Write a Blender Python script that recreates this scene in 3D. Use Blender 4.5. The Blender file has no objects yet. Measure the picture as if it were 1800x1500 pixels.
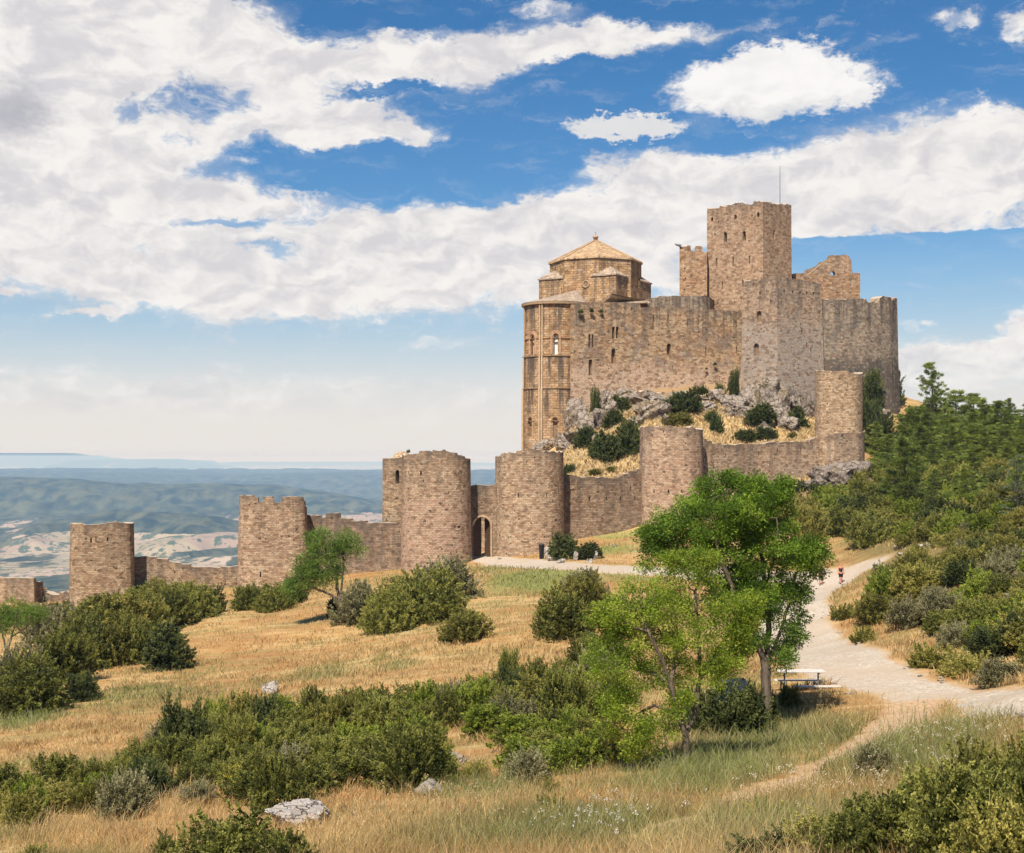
import bpy, bmesh, math, random
import numpy as np
from mathutils import Vector, Matrix
random.seed(7); RS = np.random.RandomState(11)
C = bpy.context.scene
COL = C.collection
F, CX, HY = 2400.0, 900.0, 805.0        # focal length (pixels), centre column, eye-level row

def P(px, py, d):                        # a spot d metres away, seen at column px / row py
    return Vector(((px-CX)/F*d, d, -(py-HY)/F*d))
def PX(x, y): return x/y*F+CX
def zat(py, d): return -(py-HY)/F*d

def tag(o, label=None, cat=None, group=None, kind=None):
    if label: o['label'] = label
    if cat: o['category'] = cat
    if group: o['group'] = group
    if kind: o['kind'] = kind
    return o
def link(name, me, mat=None, parent=None):
    o = bpy.data.objects.new(name, me); COL.objects.link(o)
    if mat is not None:
        me.materials.clear(); me.materials.append(mat)
    if parent is not None: o.parent = parent
    return o
def empty(name, loc=(0,0,0)):
    o = bpy.data.objects.new(name, None); COL.objects.link(o); o.location = loc
    o.empty_display_size = 0.5
    return o

# ---------------------------------------------------------------- numpy noise
def _hash(ix, iy, seed):
    h = (ix.astype(np.int64)*374761393 + iy.astype(np.int64)*668265263 + seed*144269504) & 0xffffffff
    h = ((h ^ (h >> 13))*1274126177) & 0xffffffff
    h = (h ^ (h >> 16)) & 0xffffffff
    return h/4294967295.0
def vnoise(x, y, seed=0):
    x = np.asarray(x, float); y = np.asarray(y, float)
    ix = np.floor(x); iy = np.floor(y); fx = x-ix; fy = y-iy
    fx = fx*fx*(3-2*fx); fy = fy*fy*(3-2*fy)
    a = _hash(ix, iy, seed); b = _hash(ix+1, iy, seed); c = _hash(ix, iy+1, seed); d = _hash(ix+1, iy+1, seed)
    return (a*(1-fx)+b*fx)*(1-fy)+(c*(1-fx)+d*fx)*fy
def fbm(x, y, seed=0, octv=4):
    s = 0; a = 0.5; t = 0
    for k in range(octv):
        s = s + a*vnoise(x*2**k+17*k, y*2**k-9*k, seed+k); t += a; a *= 0.5
    return s/t
def sstep(a, b, x):
    t = np.clip((x-a)/(b-a), 0, 1); return t*t*(3-2*t)

# ---------------------------------------------------------------- mesh from arrays
def mesh_arrays(name, verts, faces, fsize, smooth=False, attrs=None, uv=None):
    """verts (n,3); faces flat loop index array; fsize per-face vertex count (int or array)"""
    me = bpy.data.meshes.new(name)
    verts = np.ascontiguousarray(verts, np.float32); faces = np.ascontiguousarray(faces, np.int32).ravel()
    nf = len(faces)//fsize
    me.vertices.add(len(verts)); me.vertices.foreach_set('co', verts.ravel())
    me.loops.add(len(faces)); me.loops.foreach_set('vertex_index', faces)
    me.polygons.add(nf)
    me.polygons.foreach_set('loop_start', np.arange(0, nf*fsize, fsize, dtype=np.int32))
    me.polygons.foreach_set('loop_total', np.full(nf, fsize, np.int32))
    if smooth: me.polygons.foreach_set('use_smooth', np.ones(nf, bool))
    for k, a in (attrs or {}).items():
        a = np.asarray(a, np.float32)
        if a.ndim == 1:
            at = me.attributes.new(k, 'FLOAT', 'POINT'); at.data.foreach_set('value', a)
        else:
            at = me.attributes.new(k, 'FLOAT_COLOR', 'POINT')
            if a.shape[1] == 3: a = np.concatenate([a, np.ones((len(a), 1), np.float32)], 1)
            at.data.foreach_set('color', a.ravel())
    me.update(calc_edges=True); me.validate()
    return me
def leaf_quads(pos, dr, L, W, rs, twist=1.0):
    """pointed leaf-like quads: pos, dr (n,3); L, W (n)"""
    n = len(pos); dr = dr/np.maximum(np.linalg.norm(dr, axis=1, keepdims=True), 1e-6)
    r = rs.normal(size=(n, 3)); s = np.cross(dr, r); s /= np.maximum(np.linalg.norm(s, axis=1, keepdims=True), 1e-6)
    nrm = np.cross(dr, s)
    L = np.asarray(L).reshape(-1, 1)*np.ones((n, 1)); W = np.asarray(W).reshape(-1, 1)*np.ones((n, 1))
    m = pos+dr*L*0.5
    V = np.stack([pos, m+s*W*0.5+nrm*W*.12, pos+dr*L, m-s*W*0.5+nrm*W*.12], 1)
    return V
def quads_mesh(name, V, tint):
    n = len(V)
    return mesh_arrays(name, V.reshape(-1, 3), np.arange(n*4), 4, attrs={'tint': np.repeat(tint, 4)})
def tubes(paths, sides=6):
    """paths: list of (pts (k,3), radii (k)); returns verts, quads"""
    VV = []; FF = []; off = 0
    for pts, rad in paths:
        pts = np.asarray(pts, float); rad = np.asarray(rad, float); k = len(pts)
        t = np.gradient(pts, axis=0); t /= np.maximum(np.linalg.norm(t, axis=1, keepdims=True), 1e-6)
        up = np.array([0.31, 0.17, 0.93]) if abs(t[0, 2]) < .8 else np.array([1, .1, 0.])
        a = np.cross(t, up); a /= np.maximum(np.linalg.norm(a, axis=1, keepdims=True), 1e-6); b = np.cross(t, a)
        an = np.arange(sides)/sides*2*np.pi
        ring = pts[:, None]+rad[:, None, None]*(np.cos(an)[None, :, None]*a[:, None]+np.sin(an)[None, :, None]*b[:, None])
        VV.append(ring.reshape(-1, 3))
        i = np.arange(k-1)[:, None]*sides; j = np.arange(sides)[None]; j2 = (j+1) % sides
        q = np.stack([i+j, i+j2, i+sides+j2, i+sides+j], -1).reshape(-1, 4)+off
        FF.append(q); off += k*sides
    return np.concatenate(VV), np.concatenate(FF)
def tube_obj(name, paths, mat, parent=None, sides=6):
    v, f = tubes(paths, sides)
    return link(name, mesh_arrays(name, v, f, 4, smooth=True), mat, parent)
# ---------------------------------------------------------------- materials
class NT:
    def __init__(s, name):
        s.m = bpy.data.materials.new(name); s.m.use_nodes = True
        s.t = s.m.node_tree; s.t.nodes.clear()
        s.out = s.n('ShaderNodeOutputMaterial')
    def n(s, typ, **kw):
        nd = s.t.nodes.new(typ)
        for k, v in kw.items(): setattr(nd, k, v)
        return nd
    def put(s, sock, v):
        if isinstance(v, bpy.types.NodeSocket): s.t.links.new(v, sock)
        elif v is not None:
            if hasattr(sock.default_value, '__len__') and not isinstance(v, (int, float)):
                v = tuple(v)
                if len(v) == 3 and len(sock.default_value) == 4: v = v+(1,)
            sock.default_value = v
    def math(s, op, a, b=None, c=None, clamp=False):
        nd = s.n('ShaderNodeMath', operation=op, use_clamp=clamp)
        s.put(nd.inputs[0], a); s.put(nd.inputs[1], b)
        if c is not None: s.put(nd.inputs[2], c)
        return nd.outputs[0]
    def vmath(s, op, a, b=None):
        nd = s.n('ShaderNodeVectorMath', operation=op); s.put(nd.inputs[0], a)
        if b is not None: s.put(nd.inputs['Scale'] if op == 'SCALE' else nd.inputs[1], b)
        return nd.outputs['Value'] if op in ('LENGTH', 'DOT_PRODUCT', 'DISTANCE') else nd.outputs[0]
    def mix(s, f, a, b, blend='MIX'):
        nd = s.n('ShaderNodeMix', data_type='RGBA', blend_type=blend, clamp_factor=True)
        s.put(nd.inputs[0], f); s.put(nd.inputs[6], a); s.put(nd.inputs[7], b); return nd.outputs[2]
    def noise(s, vec, scale, detail=4, rough=0.55, dist=0.0, col=False):
        nd = s.n('ShaderNodeTexNoise'); s.put(nd.inputs['Vector'], vec)
        s.put(nd.inputs['Scale'], scale); nd.inputs['Detail'].default_value = detail
        nd.inputs['Roughness'].default_value = rough; nd.inputs['Distortion'].default_value = dist
        return nd.outputs[1 if col else 0]
    def ramp(s, f, a, b, lo=0.0, hi=1.0, smooth=True):
        nd = s.n('ShaderNodeMapRange', interpolation_type='SMOOTHSTEP' if smooth else 'LINEAR', clamp=True)
        s.put(nd.inputs[0], f); s.put(nd.inputs[1], a); s.put(nd.inputs[2], b); s.put(nd.inputs[3], lo); s.put(nd.inputs[4], hi)
        return nd.outputs[0]
    def attr(s, name, out=2):
        nd = s.n('ShaderNodeAttribute', attribute_name=name); return nd.outputs[out]
    def scalev(s, vec, sc):
        nd = s.n('ShaderNodeMapping'); s.put(nd.inputs[0], vec); nd.inputs['Scale'].default_value = sc; return nd.outputs[0]
    def bsdf(s, col, rough=0.9, bump=None, bstr=0.4, bdist=0.05, spec=0.15):
        b = s.n('ShaderNodeBsdfPrincipled'); s.put(b.inputs['Base Color'], col); s.put(b.inputs['Roughness'], rough)
        b.inputs['Specular IOR Level'].default_value = spec
        if bump is not None:
            n = s.n('ShaderNodeBump'); n.inputs['Strength'].default_value = bstr; n.inputs['Distance'].default_value = bdist
            s.put(n.inputs['Height'], bump); s.t.links.new(n.outputs[0], b.inputs['Normal'])
        s.t.links.new(b.outputs[0], s.out.inputs[0]); return b

def stone_mat(name, ca, cb, mortar, bw=0.5, bh=0.26, light=(0.62, 0.5, 0.38), grey=(0.22, 0.2, 0.19), red=(0.3, 0.15, 0.09),
              grey_amt=0.5, light_amt=0.35, red_amt=0.3, stain=0.5, seed=0.0, jitter=0.06, crust=0.5, zones=()):
    K_ = (1.20, 1.17, 1.13); ca, cb, grey, red, mortar = [tuple(a*b for a, b in zip(c, K_)) for c in (ca, cb, grey, red, mortar)]; light = tuple(min(a*b, .9) for a, b in zip(light, (1.12, 1.1, 1.02)))
    s = NT(name)
    uv = s.n('ShaderNodeUVMap', uv_map='UVMap').outputs[0]
    rel = s.n('ShaderNodeUVMap', uv_map='Rel').outputs[0]
    sep = s.n('ShaderNodeSeparateXYZ'); s.put(sep.inputs[0], rel); below, above = sep.outputs[0], sep.outputs[1]
    geo = s.n('ShaderNodeNewGeometry').outputs['Position']
    off = s.n('ShaderNodeVectorMath', operation='ADD'); s.put(off.inputs[0], geo); off.inputs[1].default_value = (seed*13.1, seed*7.7, seed*3.3); pos = off.outputs[0]
    nz = s.noise(pos, 1.1, 3, col=True)
    jv = s.vmath('SCALE', s.vmath('SUBTRACT', nz, (0.5, 0.5, 0.5)), jitter*2.5)
    uvj = s.vmath('ADD', uv, jv)
    br = s.n('ShaderNodeTexBrick', offset=0.5, squash=1.0); s.put(br.inputs['Vector'], uvj)
    s.put(br.inputs['Color1'], (0, 0, 0)); s.put(br.inputs['Color2'], (1, 1, 1)); s.put(br.inputs['Mortar'], (.5, .5, .5))
    br.inputs['Scale'].default_value = 1.0; br.inputs['Mortar Size'].default_value = bh*0.075; br.inputs['Mortar Smooth'].default_value = 0.35
    br.inputs['Brick Width'].default_value = bw; br.inputs['Row Height'].default_value = bh; br.inputs['Bias'].default_value = 0.0
    rnd = s.n('ShaderNodeSeparateColor'); s.put(rnd.inputs[0], br.outputs[0]); r = rnd.outputs[0]; mort = br.outputs['Fac']
    ca = tuple(c*.86 for c in ca); cb = tuple(c*1.24 for c in cb)
    col = s.mix(r, ca, cb)
    # patches of restored pale / old grey / reddish stone
    n1 = s.noise(s.scalev(pos, (1, 1, 1.6)), 0.22, 6, 0.68); n2 = s.noise(pos, 0.26, 6, 0.7, 0.5); n3 = s.noise(pos, 0.55, 4, 0.6)
    col = s.mix(s.math('MULTIPLY', s.ramp(n1, 0.48, 0.6), s.math('MULTIPLY', s.ramp(r, -0.2, 0.6), light_amt)), col, light)
    col = s.mix(s.math('MULTIPLY', s.ramp(n2, 0.48, 0.6), grey_amt), col, grey)
    col = s.mix(s.math('MULTIPLY', s.ramp(n3, 0.52, 0.7), s.math('MULTIPLY', s.ramp(r, 0.9, 0.2), red_amt)), col, red)
    sz = s.n('ShaderNodeSeparateXYZ'); s.put(sz.inputs[0], geo)
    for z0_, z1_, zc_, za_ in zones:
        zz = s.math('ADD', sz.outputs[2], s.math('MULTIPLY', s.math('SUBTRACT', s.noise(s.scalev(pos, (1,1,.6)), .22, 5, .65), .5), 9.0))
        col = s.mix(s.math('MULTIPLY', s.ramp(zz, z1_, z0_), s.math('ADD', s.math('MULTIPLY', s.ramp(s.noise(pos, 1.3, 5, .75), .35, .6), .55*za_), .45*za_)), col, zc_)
    # single odd stones
    vor = s.n('ShaderNodeTexVoronoi', feature='F1'); s.put(vor.inputs['Vector'], s.scalev(uvj, (1/bw*.8, 1/bh*.75, 1))); vor.inputs['Scale'].default_value = 1.0
    vs = s.n('ShaderNodeSeparateColor'); s.put(vs.inputs[0], vor.outputs['Color'])
    col = s.mix(s.ramp(vs.outputs[0], 0.82, 0.88, 0, 0.65), col, light)
    col = s.mix(s.ramp(vs.outputs[1], 0.80, 0.88, 0, 0.65), col, tuple(c*0.42 for c in ca))
    col = s.mix(s.ramp(vs.outputs[2], 0.88, 0.94, 0, 0.5), col, red)
    fine = s.noise(pos, 3.2, 5, 0.7)
    col = s.mix(s.ramp(fine, 0.3, 0.75, 0.55, 0.0), col, tuple(c*0.5 for c in ca))
    # water stains run down from the wall head; lichen crust just under it
    st = s.noise(s.scalev(pos, (1.3, 1.3, 0.10)), 0.9, 5, 0.65)
    stm = s.math('MULTIPLY', s.ramp(st, 0.45, 0.58), s.ramp(below, 8.0, 0.5))
    col = s.mix(s.math('MULTIPLY', stm, stain), col, (0.085, 0.075, 0.068))
    cr = s.math('MULTIPLY', s.ramp(s.math('ADD', below, s.math('MULTIPLY', s.noise(pos, 0.5, 3), 3.0)), 2.9, 1.2), s.ramp(s.noise(pos, 1.6, 4), 0.35, 0.6))
    col = s.mix(s.math('MULTIPLY', cr, crust), col, (0.12, 0.1, 0.085))
    col = s.mix(s.math('MULTIPLY', mort, s.ramp(s.noise(pos, .8, 3), .35, .65, .3, .85)), col, tuple(c*.55 for c in mortar))
    # joints open at places
    hol = s.noise(pos, 2.3, 2)
    col = s.mix(s.ramp(hol, 0.655, 0.70, 0, 0.85), col, (0.05, 0.038, 0.03))
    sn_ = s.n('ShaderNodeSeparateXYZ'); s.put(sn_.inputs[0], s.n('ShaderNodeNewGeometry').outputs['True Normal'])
    if crust > 0: col = s.mix(s.ramp(sn_.outputs[2], .7, .85, 0, .75), col, (0.66, 0.54, 0.42))  # upward faces coloured paler, painting in the sunlit look of wall tops
    h = s.math('ADD', s.math('MULTIPLY', s.math('SUBTRACT', 1.0, mort), 0.6), s.math('ADD', s.math('MULTIPLY', fine, 0.9), s.math('MULTIPLY', r, 0.25)))
    s.bsdf(col, 0.95, h, 1.0, 0.13, 0.08)
    return s.m

def rock_mat(name, a, b, dark, sc=1.0, moss=0.3):
    s = NT(name); tc = s.n('ShaderNodeNewGeometry').outputs['Position']
    n1 = s.noise(tc, 0.9*sc, 6, 0.65); n2 = s.noise(tc, 3.5*sc, 5, 0.7, 0.5); n3 = s.noise(tc, 0.35*sc, 3)
    col = s.mix(s.ramp(n1, 0.35, 0.65), a, b)
    col = s.mix(s.ramp(n2, 0.55, 0.7, 0, 0.8), col, dark)
    col = s.mix(s.ramp(n3, 0.52, 0.64, 0, moss), col, (0.2, 0.14, 0.06))
    v = s.n('ShaderNodeTexVoronoi', feature='DISTANCE_TO_EDGE'); s.put(v.inputs['Vector'], s.vmath('ADD', tc, s.vmath('SCALE', s.noise(tc, 1.2*sc, 3, col=True), 0.7)))
    v.inputs['Scale'].default_value = 0.8*sc
    crk = s.ramp(v.outputs[0], 0.0, 0.05)
    col = s.mix(s.math('MULTIPLY', s.math('SUBTRACT', 1.0, crk), 0.7), col, tuple(c*.5 for c in dark))
    s.bsdf(col, 0.95, s.math('ADD', s.math('ADD', n2, s.math('MULTIPLY', n1, 2.0)), crk), 0.9, 0.18, 0.1)
    return s.m

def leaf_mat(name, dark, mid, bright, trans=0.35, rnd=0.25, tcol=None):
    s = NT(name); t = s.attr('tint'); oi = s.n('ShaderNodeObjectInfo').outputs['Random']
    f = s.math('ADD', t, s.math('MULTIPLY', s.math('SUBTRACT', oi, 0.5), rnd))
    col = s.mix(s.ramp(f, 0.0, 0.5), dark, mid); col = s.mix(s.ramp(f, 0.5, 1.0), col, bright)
    p = s.n('ShaderNodeBsdfPrincipled'); s.put(p.inputs['Base Color'], col); p.inputs['Roughness'].default_value = 0.62; p.inputs['Specular IOR Level'].default_value = 0.2
    tr = s.n('ShaderNodeBsdfTranslucent')
    s.put(tr.inputs[0], s.mix(0.5, col, tcol or bright))
    mx = s.n('ShaderNodeMixShader'); mx.inputs[0].default_value = trans
    s.t.links.new(p.outputs[0], mx.inputs[1]); s.t.links.new(tr.outputs[0], mx.inputs[2]); s.t.links.new(mx.outputs[0], s.out.inputs[0])
    return s.m
def plain_mat(name, a, b, sc=6.0, rough=0.8, bump=0.3, spec=0.2):
    s = NT(name); tc = s.n('ShaderNodeTexCoord').outputs['Object']
    n = s.noise(tc, sc, 5, 0.65); s.bsdf(s.mix(s.ramp(n, 0.3, 0.7), a, b), rough, n, bump, 0.02, spec); return s.m
def bark_mat(name, a, b):
    s = NT(name); tc = s.n('ShaderNodeNewGeometry').outputs['Position']
    n = s.noise(s.scalev(tc, (14, 14, 2.5)), 1.0, 5, 0.7); n2 = s.noise(tc, 2.0, 3)
    col = s.mix(s.ramp(n, 0.35, 0.65), a, b); col = s.mix(s.ramp(n2, 0.5, 0.7, 0, .5), col, tuple(c*.6 for c in b))
    s.bsdf(col, 0.95, n, 0.9, 0.03, 0.1); return s.m

M = {}
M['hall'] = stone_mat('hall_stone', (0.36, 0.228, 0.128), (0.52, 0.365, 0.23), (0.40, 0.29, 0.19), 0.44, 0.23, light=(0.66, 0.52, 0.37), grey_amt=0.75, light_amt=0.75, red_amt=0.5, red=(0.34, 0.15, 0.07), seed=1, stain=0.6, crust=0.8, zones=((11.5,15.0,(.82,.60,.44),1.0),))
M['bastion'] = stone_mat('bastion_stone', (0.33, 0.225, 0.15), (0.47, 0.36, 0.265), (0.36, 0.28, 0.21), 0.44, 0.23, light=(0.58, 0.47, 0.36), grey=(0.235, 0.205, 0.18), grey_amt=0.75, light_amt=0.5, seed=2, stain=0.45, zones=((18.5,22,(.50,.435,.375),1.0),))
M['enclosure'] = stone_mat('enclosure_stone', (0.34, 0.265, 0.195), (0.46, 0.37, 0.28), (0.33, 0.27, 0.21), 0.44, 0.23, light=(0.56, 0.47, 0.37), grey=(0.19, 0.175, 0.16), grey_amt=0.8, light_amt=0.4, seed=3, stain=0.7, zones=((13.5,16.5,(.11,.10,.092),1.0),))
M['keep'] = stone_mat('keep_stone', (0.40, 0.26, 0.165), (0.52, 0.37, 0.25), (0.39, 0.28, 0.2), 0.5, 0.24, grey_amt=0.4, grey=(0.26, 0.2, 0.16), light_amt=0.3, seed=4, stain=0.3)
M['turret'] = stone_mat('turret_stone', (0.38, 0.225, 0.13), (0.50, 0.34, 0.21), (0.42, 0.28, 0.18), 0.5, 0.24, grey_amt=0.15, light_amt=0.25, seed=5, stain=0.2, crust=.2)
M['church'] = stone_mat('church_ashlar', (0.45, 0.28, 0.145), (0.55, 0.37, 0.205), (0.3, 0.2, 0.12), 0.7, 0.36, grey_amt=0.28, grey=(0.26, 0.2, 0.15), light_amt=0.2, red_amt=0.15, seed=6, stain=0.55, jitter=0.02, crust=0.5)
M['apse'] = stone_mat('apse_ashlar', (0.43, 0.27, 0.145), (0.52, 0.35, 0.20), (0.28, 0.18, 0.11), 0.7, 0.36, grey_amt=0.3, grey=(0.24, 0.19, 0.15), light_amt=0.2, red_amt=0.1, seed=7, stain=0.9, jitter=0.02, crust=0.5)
def curtain(name, seed, k=1.0, ga=0.35, la=0.35, pink=0.0, ra=0.4, stain=0.35, crust=0.8, zones=()):
    a = (0.355*k, (0.248-0.01*pink)*k, (0.155+0.03*pink)*k); b = (0.495*k, (0.365+0.0*pink)*k, (0.245+0.04*pink)*k)
    return stone_mat(name, a, b, (0.38*k, 0.27*k, 0.19*k), 0.40, 0.19, light=(0.62*k, 0.495*k, (0.37+.03*pink)*k), grey=(0.25*k, 0.2*k, 0.17*k), red=(0.31*k, 0.165*k, 0.10*k),
                     grey_amt=ga, light_amt=la, red_amt=ra, seed=seed, stain=stain, crust=crust, zones=zones)
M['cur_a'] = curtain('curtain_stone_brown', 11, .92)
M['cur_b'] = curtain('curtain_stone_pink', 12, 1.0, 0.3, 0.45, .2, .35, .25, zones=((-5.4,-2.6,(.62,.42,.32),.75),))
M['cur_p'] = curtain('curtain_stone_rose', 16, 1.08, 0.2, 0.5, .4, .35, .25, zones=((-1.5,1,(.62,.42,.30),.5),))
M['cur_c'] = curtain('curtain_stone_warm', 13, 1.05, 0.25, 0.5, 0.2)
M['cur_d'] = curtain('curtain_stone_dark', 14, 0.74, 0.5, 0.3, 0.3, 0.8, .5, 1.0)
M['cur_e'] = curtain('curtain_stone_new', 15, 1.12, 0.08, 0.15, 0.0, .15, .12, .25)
M['dark'] = plain_mat('painted_opening_shade', (0.02, 0.015, 0.012), (0.035, 0.027, 0.02), 3)  # near-black fill panels: shade inside the openings is put into their colour
M['blocked'] = plain_mat('blocked_opening', (0.2, 0.13, 0.08), (0.3, 0.2, 0.12), 4)
M['alabaster'] = plain_mat('alabaster_pane', (0.72, 0.68, 0.62), (0.82, 0.8, 0.76), 3, 0.5, 0.1)
M['door'] = plain_mat('old_door_wood', (0.05, 0.03, 0.02), (0.1, 0.06, 0.04), 9, 0.8)
M['roof'] = stone_mat('stone_slab_roof', (0.50, 0.34, 0.20), (0.62, 0.45, 0.28), (0.24, 0.16, 0.1), 0.45, 0.3, grey_amt=0.3, grey=(0.36, 0.28, 0.2), light_amt=0.3, red_amt=0.1, seed=8, stain=0.0, crust=0, jitter=.08)
M['roof_grey'] = stone_mat('weathered_slab_roof', (0.42, 0.33, 0.25), (0.55, 0.45, 0.35), (0.2, 0.15, 0.12), 0.45, 0.3, grey_amt=0.5, grey=(0.3, 0.26, 0.22), seed=9, stain=0, crust=0, jitter=.08)
M['trim'] = plain_mat('carved_trim', (0.34, 0.235, 0.14), (0.47, 0.335, 0.21), 2.5)
M['trim_red'] = plain_mat('red_arch_stone', (0.42, 0.25, 0.15), (0.52, 0.33, 0.2), 2.5)
M['metal'] = plain_mat('grey_metal', (0.1, 0.1, 0.1), (0.2, 0.2, 0.2), 4, 0.5)
M['rock'] = rock_mat('limestone', (0.29, 0.235, 0.185), (0.42, 0.355, 0.29), (0.10, 0.08, 0.062), 1.3, .6)
M['rock_pink'] = rock_mat('weathered_rock', (0.24, 0.195, 0.16), (0.34, 0.285, 0.235), (0.09, 0.075, 0.062), 1.4, 0.6)
M['rock_white'] = rock_mat('pale_limestone', (0.44, 0.385, 0.33), (0.58, 0.53, 0.47), (0.2, 0.155, 0.125), 2.2, 0.2)
M['box'] = leaf_mat('box_foliage', (0.05, 0.056, 0.013), (0.19, 0.205, 0.042), (0.40, 0.39, 0.10), 0.33, 0.5)
M['juniper'] = leaf_mat('juniper_foliage', (0.025, 0.036, 0.013), (0.085, 0.105, 0.03), (0.19, 0.21, 0.06), 0.22, 0.3)
M['grey_shrub'] = leaf_mat('grey_green_foliage', (0.09, 0.085, 0.04), (0.24, 0.225, 0.105), (0.42, 0.39, 0.21), 0.25, 0.4)
M['scrub'] = leaf_mat('scrub_foliage', (0.075, 0.075, 0.016), (0.25, 0.24, 0.052), (0.48, 0.43, 0.12), 0.33, 0.6)
M['lime'] = leaf_mat('bright_box_foliage', (0.06, 0.08, 0.01), (0.23, 0.29, 0.035), (0.45, 0.50, 0.085), 0.35, 0.3)
M['light_leaf'] = leaf_mat('light_green_leaves', (0.09, 0.16, 0.015), (0.25, 0.35, 0.035), (0.52, 0.58, 0.09), 0.48, 0.0)
M['green_leaf'] = leaf_mat('deep_green_leaves', (0.03, 0.07, 0.010), (0.12, 0.215, 0.022), (0.34, 0.47, 0.055), 0.42, 0.0)
M['willow_leaf'] = leaf_mat('almond_leaves', (0.06, 0.12, 0.02), (0.15, 0.25, 0.04), (0.3, 0.4, 0.09), 0.45, 0.0)
M['pine'] = leaf_mat('pine_needles', (0.055, 0.08, 0.018), (0.18, 0.24, 0.048), (0.40, 0.45, 0.10), 0.36, 0.5)
M['cedar'] = leaf_mat('blue_cedar_needles', (0.04, 0.06, 0.035), (0.12, 0.16, 0.09), (0.26, 0.31, 0.18), 0.2, 0.2)
M['bark'] = bark_mat('bark', (0.10, 0.075, 0.055), (0.2, 0.16, 0.125))
M['bark_pine'] = bark_mat('pine_bark', (0.06, 0.045, 0.035), (0.13, 0.1, 0.08))
# ---------------------------------------------------------------- terrain
CP = [ # column, row, distance of ground seen there (or hidden ground)
(-300,1500,32),(-300,1300,66),(-300,1150,125),(-300,1090,165),
(0,1500,30),(0,1400,42),(0,1300,62),(0,1200,88),(0,1100,130),(0,1072,152),
(220,1072,150),(300,1052,152),
(450,1500,27),(450,1400,38),(450,1300,55),(450,1200,76),(450,1100,110),(450,1045,146),
(620,1015,150),(620,1150,92),
(900,1500,24),(900,1400,34),(900,1300,47),(900,1200,62),(900,1100,88),(900,1020,118),(850,982,150),(930,978,149),(765,1003,144),
(1205,1345,38),(1350,1288,43),(1420,1217,49),(1440,1130,72),(1425,1060,100),(1480,1028,120),(1490,995,133),(1150,1010,122),
(1600,1205,50),(1750,1232,44),(1600,1300,36),(1700,1500,20),(1900,1450,18),(1300,1500,22),(1500,1400,28),(1900,1300,30),
(1790,1170,50),(1790,1100,57),(1790,1000,74),(1790,950,86),(1600,1100,70),(1600,1000,98),(1500,970,132),(1620,940,120),(1750,900,118),(2000,880,110),(2000,1000,60),
(1560,900,150),(1450,880,158),(1480,852,167),(1400,868,163),(1300,895,159),(1180,920,156),(1100,945,155),(1000,962,150),
(1700,850,168),(1700,810,198),(1580,800,190),(1850,790,190),(1850,810,160),(2100,820,200),
(1090,702,201),(1200,700,200),(1302,702,201),(1366,708,197),(1440,722,200),(1580,742,208),(1525,790,190),
(975,787,196),(1020,785,187),(1060,742,190),(1100,725,192),(1010,805,178),(1050,835,171),(1100,845,170),(1000,862,166),(1050,957,149),(1060,950,154),(1100,951,147),(1120,940,155.5),(1180,928,150),(1240,915,154),(1350,890,158),
(1200,752,181),(1300,772,180),(1400,775,179),(1300,735,188),(1400,748,187),(1200,730,187),
(1130,778,178),
(1250,640,225),(1450,650,230),(1050,660,225),(1000,760,215),
(850,960,165),(700,970,165),(480,1010,166),(180,1050,168),(0,1050,172),
(920,830,198),
]
FALL = [(-200,-30,205),(100,-34,205),(400,-31,205),(650,-27,205),(800,-24,212),(-200,-75,260),(150,-78,260),(500,-74,260),(800,-60,260),
        (-100,-125,330),(400,-125,330),(800,-110,330),(1100,-60,330),(1400,-40,330),(1800,-40,330),(2200,-40,330),(1100,-8,260),(1400,-2,270),(1800,-10,270)]
_pts = []
for px, py, d in CP: v = P(px, py, d); _pts.append((v.x, v.y, v.z))
for px, z, d in FALL: _pts.append(((px-CX)/F*d, d, z))
_pts += [(20, 40, -4.6), (30, 40, -3.4), (42, 60, -2.4), (60, 80, -.8), (60, 120, 0.5), (75, 160, 2), (30, 60, -4.9), (30, 15, -2.6), (-30, 25, -10.5), (-50, 60, -15)]
_pts += [(0, 0, -4.0), (-20, 0, -6.5), (20, 0, -2.8), (0, -40, -3), (60, 0, 0), (-80, 0, -12), (8, 10, -4.6), (-8, 12, -6.2)]
_pts = np.array(_pts)
def _phi(r2): return 0.5*r2*np.log(r2+1e-9)
def _fit():
    X = _pts[:, :2]/100; n = len(X)
    r2 = ((X[:, None]-X[None])**2).sum(-1)
    A = np.zeros((n+3, n+3)); A[:n, :n] = _phi(r2)+np.eye(n)*0.0006
    A[:n, n:] = np.c_[np.ones(n), X]; A[n:, :n] = A[:n, n:].T
    return np.linalg.solve(A, np.r_[_pts[:, 2], 0, 0, 0]), X
_W, _X = _fit()
def rbf(x, y):
    sh = np.shape(x); q = np.c_[np.ravel(x), np.ravel(y)]/100; out = np.empty(len(q))
    for i in range(0, len(q), 20000):
        c = q[i:i+20000]; r2 = ((c[:, None]-_X[None])**2).sum(-1)
        out[i:i+20000] = _phi(r2)@_W[:-3]+_W[-3]+c@_W[-2:]
    return out.reshape(sh)
BASE = -300.0
def gauss(x, y, px, d, sx, sy, p=2.0):      # hill seen at column px, d metres away
    cx = (px-CX)/F*d
    return np.exp(-(np.abs((x-cx)/sx)**p+np.abs((y-d)/sy)**p))
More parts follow.
